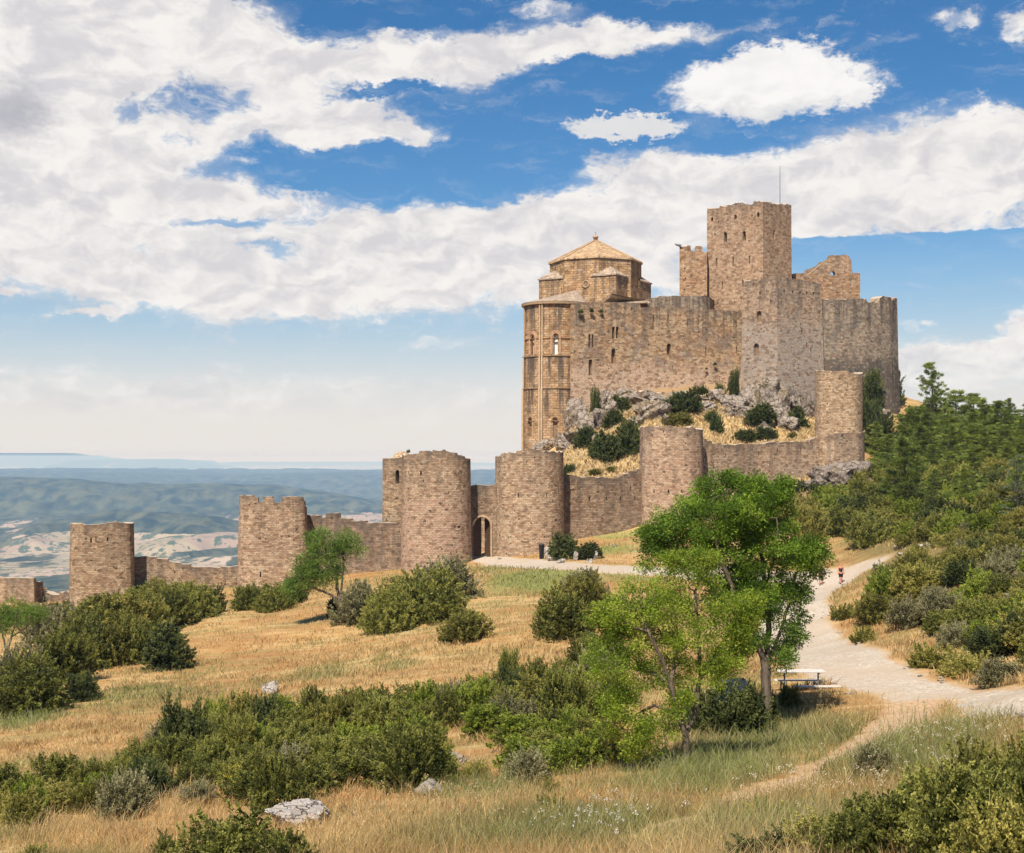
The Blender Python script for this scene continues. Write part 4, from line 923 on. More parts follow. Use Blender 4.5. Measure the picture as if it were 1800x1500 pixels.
# ---------------------------------------------------------------- vegetation
def sph(n, rs):
    v = rs.normal(size=(n, 3)); return v/np.linalg.norm(v, axis=1, keepdims=True)
def plume_shrub(name, seed, nplume=70, per=150, w=1.0, h=0.8, spiky=0.5, leaf=0.05, pl=0.22, lobes=5, open_=0.0):
    """unit shrub about 2 m wide: many upright leafy plumes covering a few uneven lobes"""
    rs = np.random.RandomState(seed); V = []; T = []
    lc = [(rs.uniform(-.5, .5)*w, rs.uniform(-.5, .5)*w, rs.uniform(0.0, .25)*h, rs.uniform(.45, .7)*w, rs.uniform(.6, 1.0)*h) for _ in range(lobes)]
    lc.append((0, 0, 0, .72*w, .85*h))
    for i in range(nplume):
        cx, cy, cz, r, hh = lc[i % len(lc)]
        d = sph(1, rs)[0]; d[2] = abs(d[2])*1.0-.12
        rr = rs.uniform(.72, 1.0)
        c = np.array([cx+d[0]*r*rr, cy+d[1]*r*rr, max(cz+d[2]*hh*rr, .04)])
        ax = np.array([d[0]*.7, d[1]*.7, .4+spiky*.6])+rs.normal(size=3)*.18; ax /= np.linalg.norm(ax)
        L = pl*rs.uniform(.7, 1.5)*(1+spiky*.8*(d[2] > .45)); R = pl*rs.uniform(.3, .48)
        n = int(per*rs.uniform(.7, 1.3)); t = rs.uniform(0, 1, n)**.8
        off = sph(n, rs)*(R*(1.05-t**1.5)*rs.uniform(.4, 1, n))[:, None]
        p = c+ax*(t*L*1.25-.35*L)[:, None]+off
        dr = ax*(.25+.5*spiky)+off/R*1.0+rs.normal(size=(n, 3))*.45
        p[:, 2] = np.maximum(p[:, 2], .0)
        V.append(leaf_quads(p, dr, leaf*rs.uniform(.7, 1.4, n), leaf*.62*rs.uniform(.7, 1.3, n), rs))
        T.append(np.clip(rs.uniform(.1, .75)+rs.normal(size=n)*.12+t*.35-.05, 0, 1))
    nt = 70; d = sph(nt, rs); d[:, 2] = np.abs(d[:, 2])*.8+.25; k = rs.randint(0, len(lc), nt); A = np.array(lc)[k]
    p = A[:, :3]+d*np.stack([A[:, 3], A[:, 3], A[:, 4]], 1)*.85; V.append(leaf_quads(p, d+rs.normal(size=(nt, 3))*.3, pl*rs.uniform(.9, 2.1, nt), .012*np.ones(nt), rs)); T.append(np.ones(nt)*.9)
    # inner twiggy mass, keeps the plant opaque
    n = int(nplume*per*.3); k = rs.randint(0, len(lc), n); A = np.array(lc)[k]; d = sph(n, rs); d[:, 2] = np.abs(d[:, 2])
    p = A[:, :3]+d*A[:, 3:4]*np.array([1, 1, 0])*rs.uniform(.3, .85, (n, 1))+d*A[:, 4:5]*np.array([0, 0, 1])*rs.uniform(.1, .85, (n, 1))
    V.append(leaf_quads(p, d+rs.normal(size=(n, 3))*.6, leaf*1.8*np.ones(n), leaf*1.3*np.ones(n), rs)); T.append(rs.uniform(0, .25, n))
    return quads_mesh(name, np.concatenate(V), np.concatenate(T))
PRO = {
 'box': [plume_shrub('shrub', 100+i, 360, 60, 1, 1.3, .2, .042, .12, 7) for i in range(6)],
 'spiky': [plume_shrub('shrub', 200+i, 220, 75, .85, 1.15, .6, .045, .15, 6) for i in range(3)],
 'round': [plume_shrub('shrub', 300+i, 260, 75, .85, 1.4, .2, .042, .12, 2) for i in range(2)],
 'grey': [plume_shrub('shrub', 400+i, 180, 85, 1, 1.0, .5, .040, .16) for i in range(2)],
 'tuft': [plume_shrub('shrub', 500+i, 70, 120, .8, .6, 1.0, .06, .24, 3) for i in range(2)],
}
for k_, l_ in PRO.items():
    m_ = {'box': 'box', 'spiky': 'box', 'round': 'juniper', 'grey': 'grey_shrub', 'tuft': 'scrub'}[k_]
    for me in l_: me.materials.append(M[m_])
def matcopy(lst, m): 
    out = []
    for me in lst: c = me.copy(); c.materials.clear(); c.materials.append(M[m]); out.append(c)
    return out
PRO['scrub'] = matcopy(PRO['box'], 'scrub'); PRO['lime'] = matcopy(PRO['box'], 'lime'); PRO['dark'] = matcopy(PRO['spiky'], 'juniper'); PRO['scrubspike'] = matcopy(PRO['spiky'], 'scrub')
bbw = {}
def shrub(px, py, wpx, hpx, kind='box', label=None, group=None, name='shrub', pos=None, dmin=8, sink=.05, cat='shrub'):
    g = pos or hit(px, py, dmin)
    if g is None: return None
    lst = PRO[kind]; me = lst[random.randrange(len(lst))]
    d = g.y; W = wpx/F*d; Hh = hpx/F*d
    if me.name not in bbw:
        a = np.empty(len(me.vertices)*3, np.float32); me.vertices.foreach_get('co', a); a = a.reshape(-1, 3); bbw[me.name] = (np.percentile(a[:, 0], 99)-np.percentile(a[:, 0], 1), np.percentile(a[:, 2], 99.3))
    bw_, bh_ = bbw[me.name]
    o = bpy.data.objects.new(name, me); COL.objects.link(o)
    # the seen row is the front foot of the plant: centre sits half a width behind it
    y = g.y+W*.28; x = g.x*y/g.y; o.location = (x, y, hz(x, y)-sink*Hh)
    s_ = W/bw_; o.scale = (s_, s_*.95, Hh/bh_*1.04); o.rotation_euler = (random.uniform(-.09, .09), random.uniform(-.09, .09), random.uniform(0, 6.28))
    tag(o, label, cat, group); return o
R_ = random.uniform
# --- left thicket (front right edge to back)
GL = 'shrubs of the dark thicket below the left towers'
for i, (px, py, w_, h_, k, lb) in enumerate([
 (300,1180,84,76,'round','dark dense round shrub at the right front tip of the left thicket'),
 (58,1256,150,100,'box','wide shrub at the bottom left of the left thicket beside the frame edge'),
 (142,1236,64,50,'dark','small dark pointed shrub just right of the lowest thicket shrub'),
 (18,1225,90,90,'grey','greyish shrub cut by the left frame edge at mid height'),
 (95,1205,120,100,'box',None),(150,1180,110,95,'box',None),(210,1172,100,85,'scrub',None),(245,1168,80,80,'box',None),
 (110,1140,110,75,'grey',None),(170,1135,100,70,'box',None),(230,1130,110,80,'scrub',None),(262,1120,80,60,'box',None),
 (300,1105,90,70,'box',None),(345,1090,84,62,'box',None),(370,1080,50,50,'dark',None),(290,1080,80,50,'scrub',None),(240,1090,100,52,'box',None),(190,1095,100,50,'scrub',None),
 (140,1100,90,42,'box',None),(90,1105,90,44,'box',None),(40,1100,90,40,'scrub',None),(320,1068,70,45,'box',None),(270,1062,60,42,'box',None),(230,1068,60,36,'dark',None)]):
    shrub(px, py, w_, h_, k, lb or 'green box shrub inside the dense thicket below the left towers', None if lb else GL)
for px, py, w_, h_, k, lb in [(432,1074,56,44,'box','rounded shrub at the left foot of the crenellated tower'),(478,1078,80,48,'box','wide green shrub at the middle foot of the crenellated tower'),
 (452,1060,40,30,'dark','little dark shrub against the crenellated tower base'),(515,1064,60,44,'dark','dark shrub under the small tree at the right foot of the crenellated tower'),(590,1085,36,34,'dark','small dark shrub hugging the stem of the small tree'),
 (628,1100,110,74,'grey','brownish upright shrub just right of the small tree'),(690,1112,110,82,'box','broad green shrub in the middle of the meadow clump'),(752,1100,130,96,'box','largest bushy shrub of the meadow clump below the pink tower'),
 (772,1062,120,76,'grey','tall rear shrub of the meadow clump nearest the gate path'),(715,1068,70,50,'scrub','olive shrub at the back left of the meadow clump'),(807,1133,106,56,'scrub','separate low leafy shrub right in front of the meadow clump'),
 (982,1127,118,84,'box','big rounded shrub left of the big green tree'),(1022,1088,110,80,'scrub','olive shrub behind the big rounded one beside the green trees'),(1018,1048,80,44,'grey','pointed shrub rearmost of the three left of the green trees'),
 (552,970+8,1,1,'box',None)][:-1]: shrub(px, py, w_, h_, k, lb)
for px, py, w_, h_, lb in [(997,984,52,46,'clipped round green bush in the stone edging near the gate'),(1028,985,44,30,'lower clipped bush right of the round one near the gate')]:
    shrub(px, py, w_, h_, 'round', lb, name='clipped_bush', cat='bush')
for px, py, w_, h_ in [(-60,1180,110,90),(-130,1130,110,80),(-180,1200,120,90),(-90,1250,120,90),(-250,1150,120,80),(-110,1420,140,90),(-210,1450,150,100),(-300,1250,130,90)]: shrub(px, py, w_, h_, 'box', 'green shrub beyond the left edge of the dark thicket', 'shrubs beyond the left edge of the view')
# --- castle slope
for px, py, w_, h_, k, lb, dm in [(1064,812,58,44,'round','dark bush on the golden slope above the curtain wall, left of a pair',158),(1106,806,52,58,'round','dark tall bush on the golden slope against the pink tower',158),
 (1028,790,44,38,'round','grey green bush at the rocky foot of the apse',170),(1078,757,36,32,'round','round bush among the rocks right of the apse',180),(1045,745,22,58,'dark','narrow dark climber shrub in the rock cleft by the apse',185),
 (1092,727,34,28,'round','bush under the castle front beside pale rocks',185),(1200,733,54,38,'round','large dark bush in the rocks below the castle front middle',180),(1192,752,44,22,'scrub','low olive bush just above the pink tower top',172),
 (1330,757,50,36,'round','dark bush between boulders below the corner bastion',176),(1402,755,42,36,'round','bush left of the tall slender tower top half',176),(1250,748,26,22,'dark','little upper bush on the bright golden slope',172),
 (1258,766,24,34,'dark','narrow dark bush standing on the bright golden slope',168),(1308,779,36,20,'round','left low bush just behind the long pale curtain wall',166),(1349,777,38,22,'round','right low bush just behind the long pale curtain wall',166),
 (1290,700,24,46,'dark','dark ivy bush in the corner where hall and bastion meet',190),(1268,705,22,30,'dark','smaller ivy bush just left of the bastion corner',190),(1232,700,30,18,'dark','low dark bush tight under the hall wall',188),
 (1393,774,16,12,'scrub','tiny bush behind the long curtain wall near the slender tower',166),(1002,834,24,16,'dark','tiny dark bush behind the stepped wall right of the gate tower',158),(1067,820,20,14,'dark','tiny bush low on the golden slope',158),
 (1425,705,24,40,'dark','dark bush at the bastion right foot behind the slender tower',190),(1078,835,24,9,'scrub','small flat bush by the curtain wall top',157),(1045,838,26,10,'scrub','small flat olive bush above the curtain wall top',157)]:
    shrub(px, py, w_, h_, k, lb, dmin=dm)
for px, py, w_, h_, lb in [(1528,735,60,80,'dark bush mass left of the pines at the enclosure wall foot'),(1556,715,70,70,'dark bushes at the outer corner of the castle wall'),(1530,770,44,60,'shady bush just right of the slender tower'),(1545,800,60,70,'olive bush under the right castle corner')]:
    shrub(px, py, w_, h_, 'dark', lb, dmin=176)
# --- plants rooted in the masonry
for px, py, w_, d, lb in [(1021,551,14,199,'green plant growing from the hall wall head nearest the apse'),(1040,549,12,199.6,'small green plant in the hall wall head, second from the apse'),(1057,550,10,200.2,'tiny plant in the hall wall head, third from the apse'),(1336,542,8,202.4,'tuft above the upper blocked bastion window'),
   (1257,642,9,206,'green tuft in the middle of the hall wall'),(1242,650,7,205.6,'tiny tuft in the hall wall below its right slit'),(1309,640,9,205.2,'tuft on the left edge of the bastion'),(1413,660,12,203,'dark tuft low on the bastion right face'),(718,796,10,150,'green tuft on the shoulder of the big round tower'),(905,858,8,150.5,'dry tuft on the gate tower')]:
    me = random.choice(PRO['dark']); o = bpy.data.objects.new('wall_plant', me); COL.objects.link(o); q = P(px, py, d-.1); s_ = w_/F*d/2.2; o.location = q; o.scale = (s_, s_*.6, s_*1.1); tag(o, lb, 'plant')
# --- foreground band
GB = 'shrubs of the long band across the lower foreground'
band_ = []
rb = random.Random(5)
def top_(x): return np.interp(x, [0,100,230,300,420,540,650,760,880,1000,1070], [1372,1350,1345,1262,1258,1232,1222,1212,1190,1165,1140])
def bot_(x): return np.interp(x, [0,120,230,300,380,440,520,600,700,790,880,960,1070], [1470,1450,1436,1400,1396,1400,1440,1400,1392,1388,1365,1370,1335])
x = -30
rows = []
for row in range(7):
    x = -40+rb.uniform(0, 40)
    while x < 1075:
        t_, b_ = float(top_(x)), float(bot_(x)); hh = b_-t_
        y = t_+46+row*30+rb.uniform(-8, 8)
        wv = 74+row*7+rb.uniform(-14, 24)
        if y <= b_+6 and not (770 < x < 905 and y > 1300) and not (905 < x < 1060 and y > 1378): rows.append((x, y, wv, rb.uniform(50, 74)))
        x += wv*.62
rows.sort(key=lambda r: r[1])
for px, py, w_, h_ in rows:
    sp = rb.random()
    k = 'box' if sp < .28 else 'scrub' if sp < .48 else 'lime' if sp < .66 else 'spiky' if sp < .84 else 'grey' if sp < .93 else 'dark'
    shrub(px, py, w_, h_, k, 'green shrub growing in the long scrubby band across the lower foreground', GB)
for px, py, w_, h_, k, lb in [(328,1345,96,120,'dark','tall dark pointed juniper at the left peak of the foreground band'),(222,1440,110,84,'grey','grey green rounded shrub at the lower left end of the band'),(722,1392,130,120,'spiky','tall dark green shrub above the pale rock in the foreground'),
 (492,1432,90,110,'spiky','upright dark shrub left of the big flat foreground rock'),(892,1200,40,56,'spiky','thin sprigs sticking up highest out of the middle of the band'),(990,1290,100,110,'box','big bush at the right end of the band next to the light green tree'),(930,1378,110,60,'grey','reddish grey low shrub below the right end of the band'),
 (1045,1345,120,70,'scrub','low shrub under the left side of the light green tree'),(405,1560,190,130,'spiky','dark green shrub cut by the bottom edge, left of centre'),(500,1555,120,90,'box','bushy shrub at the bottom edge below the flat rock'),(300,1530,60,60,'spiky','thin sprigs at the bottom edge near the left'),
 (60,1530,50,46,'spiky','small sprigs at the bottom left corner'),(348,1412,80,34,'grey','low dry grey cushion plant below the band'),(965,1400,50,26,'tuft','small brown tuft in the dry grass, lower middle'),(840,1368,44,28,'tuft','brown tuft beside the outcrop in the band gap'),
 (970,1435,60,34,'tuft','yellow brown tuft right of the lower middle'),(1538,1375,84,66,'grey','grey brown shrub beside the worn dirt track'),(1340,1455,74,46,'tuft','low brown cushion at the lower right of centre'),
 (1300,1305,120,100,'dark','very dark bush behind the trunks of the two green trees'),(1230,1300,90,84,'dark','dark bush between the two green tree trunks'),(1350,1282,44,60,'dark','dark shrub right behind the big tree trunk'),(1388,1252,40,46,'spiky','small green shrub in front of the picnic table')]:
    shrub(px, py, w_, h_, k, lb)
# lower right corner
rb = random.Random(9)
LR = 'shrubs filling the lower right corner'
for px, py, w_, h_ in [(1760,1500,190,190),(1660,1530,190,150),(1560,1560,190,120),(1830,1560,200,200),(1720,1600,220,190),(1450,1590,180,90),(1620,1620,200,160),(1350,1600,140,60),(1700,1420,70,50),(1530,1640,200,130),(1800,1660,240,200),(1950,1480,200,150),(2080,1420,180,130),(2000,1380,120,80),(2200,1500,200,150)]:
    if py > 1500:
        d0 = hit(px, 1499).y; g_ = None; dd = d0*(695/ (py-805)); x_ = (px-CX)/F*dd; g_ = Vector((x_, dd, hz(x_, dd)))
        shrub(px, py, w_, h_, rb.choice(['scrub','box','box','dark']), 'olive green shrub among those filling the lower right corner', LR, pos=g_)
    else: shrub(px, py, w_, h_, rb.choice(['scrub','scrubspike']), 'olive green shrub among those filling the lower right corner', LR)
# --- right hillside scrub
RG = 'scrub bushes covering the right hillside'
rb = random.Random(21)
def inside(px, py):
    lo = np.interp(px, [1400,1440,1500,1530,1560,1600,1640,1700,1800,1860], [975,965,968,1108,1122,1135,1145,1160,1175,1180])
    hi = np.interp(px, [1380,1440,1520,1560,1700,1860], [890,880,880,930,950,940])
    return hi < py < lo
for row in range(17):
    yy = 893+row*17.5; x = 1385+rb.uniform(0, 30)
    while x < 2150:
        w_ = (38+row*3.0)*rb.uniform(.7, 1.4); y = yy+rb.uniform(-7, 7)
        ok = inside(x, y) and not (x < 1572 and 950 < y < 1092)
        if not ok and 1092 <= y < 1120 and 1500+(y-1090)*.9 < x < 1560: ok = True
        if ok and rb.random() < .93:
            k = rb.choice(['scrub','scrub','box','lime','grey','scrubspike','box','dark','grey'])
            shrub(x, y, w_, w_*rb.uniform(.5, .68), k, 'olive bush in the continuous scrub covering the right hillside', RG)
        x += w_*.78
rb = random.Random(31)
for row in range(7):
    yy = 846+row*17; x = 1500+rb.uniform(0, 30)-(row > 2)*60
    while x < 2050:
        if yy > 860 or x > 1520: shrub(x, yy+rb.uniform(-6, 6), rb.uniform(44, 70), rb.uniform(26, 44), rb.choice(['scrub','box','dark','lime']), 'low green bush growing along the foot of the pine wood', 'bushes along the foot of the pine wood', dmin=60)
        x += rb.uniform(34, 56)
for px, py, w_, h_, k, lb in [(1556,1058,60,58,'box','green bush at the path bend right of the walkers'),(1380,935,80,60,'scrub','bush at the left end of the hillside scrub behind the big tree'),(1425,955,66,60,'scrub','bush above the walkers, left one'),(1530,962,80,56,'box','dark green bush above the walkers, right one'),(1480,945,60,50,'box','bush in the middle above the walkers'),
  (1700,1195,90,46,'tuft','pale grassy cushion on the right bank of the path'),(1640,1178,70,40,'tuft','low cushion at the path edge in the middle of the right bank'),(1770,1205,90,48,'grey','grey cushion plant at the path edge near the right frame side'),(1795,1150,90,70,'dark','dark bush above the path at the right frame edge'),
  (1480,1092,44,26,'tuft','grassy cushion inside the first path bend'),(1520,1130,50,30,'tuft','small cushion at the path bend below the walkers')]:
    shrub(px, py, w_, h_, k, lb)
for i, (px, py, w_, h_) in enumerate([(1395,872,50,26),(1440,875,40,22),(1350,880,50,30),(1505,880,40,20)]): shrub(px, py, w_, h_, 'dark', 'dark low bush at the foot of the long curtain wall', 'low bushes along the curtain wall foot', dmin=140)

# --- the smallest and the out-of-sight bushes of the hillside become one ground cover
lite = [plume_shrub('lite', 700+i, 110, 26, 1, 1.25, .25, .085, .14, 7) for i in range(3)]; LV = []
for me in lite:
    a = np.empty(len(me.vertices)*3, np.float32); me.vertices.foreach_get('co', a); a = a.reshape(-1, 3); t_ = np.empty(len(me.vertices), np.float32); me.attributes['tint'].data.foreach_get('value', t_)
    LV.append((a, t_, np.percentile(a[:, 0], 99)-np.percentile(a[:, 0], 1), np.percentile(a[:, 2], 99.3))); bpy.data.meshes.remove(me)
allsh = [o for o in COL.objects if o.name.split('.')[0] == 'shrub']
cand = [o for o in allsh if o.get('group') in (RG, 'bushes along the foot of the pine wood', 'shrubs beyond the left edge of the view', LR)]
def keyf(o):
    px = PX(o.location.x, o.location.y); w_ = bbw[o.data.name][0]*o.scale.x/o.location.y*F
    off = max(0, px-w_/2-1800, -px-w_/2); return (0 if off > 0 else 1, w_)
cand.sort(key=keyf); nkill = max(len(allsh)-288, sum(1 for o in cand if keyf(o)[0] == 0))
V = []; T = []
for i, o in enumerate(cand[:nkill]):
    a, t_, w0, h0 = LV[i % 3]; b0, b1 = bbw[o.data.name]; sx, sy, sz = b0*o.scale.x/w0, b0*o.scale.y/w0, b1*o.scale.z/h0; an = o.rotation_euler.z; ca, sa = math.cos(an), math.sin(an)
    p = a*np.array([sx, sy, sz]); V.append(np.stack([p[:, 0]*ca-p[:, 1]*sa+o.location.x, p[:, 0]*sa+p[:, 1]*ca+o.location.y, p[:, 2]+o.location.z], 1)); T.append(np.clip(t_+random.uniform(-.28, .28), 0, 1)); bpy.data.objects.remove(o)
V = np.concatenate(V); me = mesh_arrays('scrub', V, np.arange(len(V)), 4, attrs={'tint': np.concatenate(T)})
tag(link('scrub', me, M['scrub']), 'low olive scrub filling in between the bushes of the right hillside', 'scrub', kind='stuff')

# ---------------------------------------------------------------- broadleaf trees
def grow_tree(name, base, limbs, lobes, nclus, leaves, leaf, mat, seed, r0, label, depthk=.8, clus_r=.35, bark='bark', droop=0.0, twigr=.006, dens_shell=.45):
    """limbs: polylines of (column,row,depth offset m) starting at the trunk foot; lobes: (col,row,rx,ry,depth offset)"""
    rs = np.random.RandomState(seed); d0 = base.y; sc = d0/F
    def wp(px, py, dz=0): return np.array([(px-CX)*(d0+dz)/F, d0+dz, -(py-HY)*(d0+dz)/F])
    nodes = []; par = []
    def add(p, q): nodes.append(p); par.append(q); return len(nodes)-1
    root = add(np.array(base)+np.array([0, 0, -.25]), -1); idx = {}
    for li, pl in enumerate(limbs):
        cur = None
        for j, (px, py, dz) in enumerate(pl):
            key = (px, py)
            if key in idx: cur = idx[key]; continue
            p = wp(px, py, dz)
            if cur is None: cur = root
            a = nodes[cur]; L = np.linalg.norm(p-a); n = max(1, int(L/.3))
            for t in range(1, n+1):
                q = a+(p-a)*t/n
                if t < n: q = q+rs.normal(size=3)*.025*min(1, L)
                cur = add(q, cur)
            idx[key] = cur
    nfix = len(nodes); fix_end = nfix
    # cluster centres through the lobes, biased to their shells
    ar = np.array([l[2]*l[3] for l in lobes], float)**.75; cl = []
    for c in range(nclus):
        l = lobes[rs.choice(len(lobes), p=ar/ar.sum())]
        v = sph(1, rs)[0]*rs.uniform(0, 1)**dens_shell
        p = wp(l[0]+v[0]*l[2], l[1]-v[2]*l[3], l[4]+v[1]*l[2]*sc*depthk); cl.append(p)
    N = np.array(nodes); trunk_top = 6
    cl.sort(key=lambda p: min(np.linalg.norm(N[trunk_top:]-p, axis=1)))
    tips = []
    for p in cl:
        A = np.array(nodes[trunk_top:]); dd = np.linalg.norm(A-p, axis=1)+np.maximum(0, A[:, 2]-p[2])*.8
        i = int(np.argmin(dd))+trunk_top; a = nodes[i]; L = np.linalg.norm(p-a); n = max(1, int(L/.3)); cur = i
        for t in range(1, n+1):
            q = a+(p-a)*t/n; q = q+np.array([0, 0, .12*L*math.sin(math.pi*t/n)]) + (rs.normal(size=3)*.03 if t < n else 0); cur = add(q, cur)
        tips.append(cur)
    n = len(nodes); cnt = np.zeros(n); ch = [[] for _ in range(n)]
    for i in tips: cnt[i] += 1
    for i in range(n-1, 0, -1): cnt[par[i]] += cnt[i]; ch[par[i]].append(i)
    rad = twigr*np.sqrt(np.maximum(cnt, 1)); k = r0/rad[0]; rad = np.where(cnt > 3, rad*(1+(k-1)*sstep(3, cnt[0]*.5, cnt)), rad)
    rad = np.maximum(rad, twigr)
    paths = []; stack = [(0, None)]
    while stack:
        s_, pr = stack.pop(); pts = [] if pr is None else [nodes[pr]]; rr = [] if pr is None else [min(rad[pr], rad[s_]*1.15)]; cur = s_
        while True:
            pts.append(nodes[cur]); rr.append(rad[cur])
            if not ch[cur]: break
            c_ = sorted(ch[cur], key=lambda i: -cnt[i])
            for o_ in c_[1:]: stack.append((o_, cur))
            cur = c_[0]
        if len(pts) > 1: paths.append((np.array(pts), np.array(rr)))
    if paths: p0 = paths[0]; p0[1][0] *= 1.5; p0[1][1] *= 1.1

    rt = empty(name, tuple(base)); tag(rt, label, 'tree')
    objs = [tube_obj('trunk', paths, M[bark], rt, 6)]
    V = []; T = []
    zlo, zhi = min(p[2] for p in cl), max(p[2] for p in cl)
    for i in tips:
        c = nodes[i]; m = int(leaves*rs.uniform(.5, 1.4)); tint = rs.uniform(.08, .85)
        ax = nodes[i]-nodes[par[i]]; ax /= np.linalg.norm(ax)+1e-6
        v = sph(m, rs)*(clus_r*rs.uniform(.15, 1, m)**.7)[:, None]*np.array([1, 1, .75])
        p = c+v+ax*clus_r*.3; dr = v/clus_r*1.2+ax*.6+rs.normal(size=(m, 3))*.5; dr[:, 2] -= droop
        V.append(leaf_quads(p, dr, leaf*rs.uniform(.7, 1.35, m), leaf*.48*rs.uniform(.7, 1.3, m), rs)); T.append(np.clip(tint+rs.normal(size=m)*.16, 0, 1))
    objs.append(link('crown', quads_mesh('crown', np.concatenate(V), np.concatenate(T)), M[mat], rt)); adopt(rt, objs)
    return rt
bA = hit(1207, 1345); bB = hit(1350, 1290); bC = hit(600, 1095); bD = hit(12, 1186)
grow_tree('green_tree', bB, [[(1347,1230,0),(1347,1175,0),(1330,1120,-.2),(1290,1040,-.5),(1260,960,-.8),(1250,900,-.6)],[(1347,1230,0),(1347,1175,0),(1352,1110,.1),(1345,1030,.3),(1335,950,.5),(1330,880,.5)],
   [(1347,1230,0),(1347,1175,0),(1372,1110,0),(1388,1060,0),(1398,1010,.2),(1420,985,.2)],[(1330,1120,-.2),(1300,1090,.5),(1230,1010,1.0),(1190,960,1.0)],[(1345,1030,.3),(1370,960,-.5),(1365,910,-.8)]],
   [(1290,895,90,52,0),(1215,925,70,55,0),(1165,965,45,42,0),(1335,905,62,62,0),(1270,960,90,60,0),(1350,975,58,60,0),(1415,985,42,40,0),(1345,1050,50,50,0),(1390,1115,32,36,0),(1310,1040,60,50,.3),(1375,1150,26,22,0),(1320,1120,30,30,0),(1240,858,26,18,0),(1325,850,24,16,0),(1280,842,20,14,0),(1375,868,20,18,0),(1140,985,18,16,0),(1425,965,18,14,0),(1400,1050,22,40,0),(1160,940,36,30,0)],
   540, 190, .085, 'green_leaf', 31, .165, 'tallest green tree with a dark leaning trunk beside the picnic table', clus_r=.33, depthk=1.0)
grow_tree('light_green_tree', bA, [[(1206,1315,0),(1205,1288,0),(1190,1255,-.1),(1178,1200,-.3),(1150,1130,-.6),(1120,1070,-.6)],[(1206,1315,0),(1205,1288,0),(1225,1250,.1),(1232,1190,.2),(1228,1120,.2),(1222,1040,.1)],
   [(1178,1200,-.3),(1195,1130,.3),(1180,1060,.4)],[(1232,1190,.2),(1262,1140,.4),(1290,1100,.4)],[(1190,1255,-.1),(1150,1240,.4),(1110,1260,.5)],[(1178,1200,-.3),(1135,1180,.2),(1090,1170,.2)]],
   [(1215,1035,62,48,0),(1160,1060,55,42,0),(1105,1070,55,48,0),(1075,1110,28,30,0),(1145,1120,75,50,0),(1215,1110,60,50,0),(1290,1075,40,34,0),(1300,1110,34,30,0),(1100,1180,55,50,0),(1090,1250,38,45,0),(1145,1270,48,36,0),(1180,1180,55,40,0),(1260,1170,45,35,0),(1225,995,34,26,0),(1060,1080,24,24,0),(1046,1150,16,20,0),(1320,1060,16,16,0),(1180,985,18,14,0),(1245,980,20,14,0),(1075,1215,24,20,0),(1315,1090,16,14,0),(1130,1310,36,26,0),(1285,1150,36,30,0),(1200,1230,26,22,0)],
   560, 125, .07, 'light_leaf', 32, .098, 'airy light green tree with a forked trunk, front one of the two big trees', clus_r=.27, depthk=1.0, dens_shell=.4)
grow_tree('small_leafy_tree', bC, [[(600,1080,0),(597,1060,0),(592,1020,0),(583,990,0),(570,960,0)],[(600,1080,0),(597,1060,0),(602,1020,0),(604,985,0),(606,960,0)],[(597,1060,0),(580,1045,0),(555,1035,0),(530,1030,0)],[(592,1020,0),(570,1005,0),(545,1000,0)]],
   [(560,952,20,20,0),(605,955,23,20,0),(585,975,28,20,0),(545,990,28,20,0),(560,1015,36,22,0),(530,1025,22,22,0),(590,1000,16,18,0),(512,1035,12,12,0),(625,970,12,12,0)],
   230, 80, .15, 'willow_leaf', 33, .2, 'small light green tree in front of the crenellated tower and the dark wall', clus_r=.62, twigr=.012)
grow_tree('sapling_tree', bD, [[(11,1168,0),(12,1150,0),(20,1120,0),(30,1095,0),(28,1075,0)],[(12,1150,0),(5,1120,0),(-2,1090,0)],[(20,1120,0),(45,1105,0),(58,1085,0)]],
   [(15,1075,22,20,0),(50,1082,24,20,0),(-8,1085,26,22,0),(20,1100,34,14,0),(70,1080,12,12,0)], 110, 70, .12, 'willow_leaf', 34, .09, 'thin sapling with pale green leaves at the left frame edge', clus_r=.42, twigr=.012)
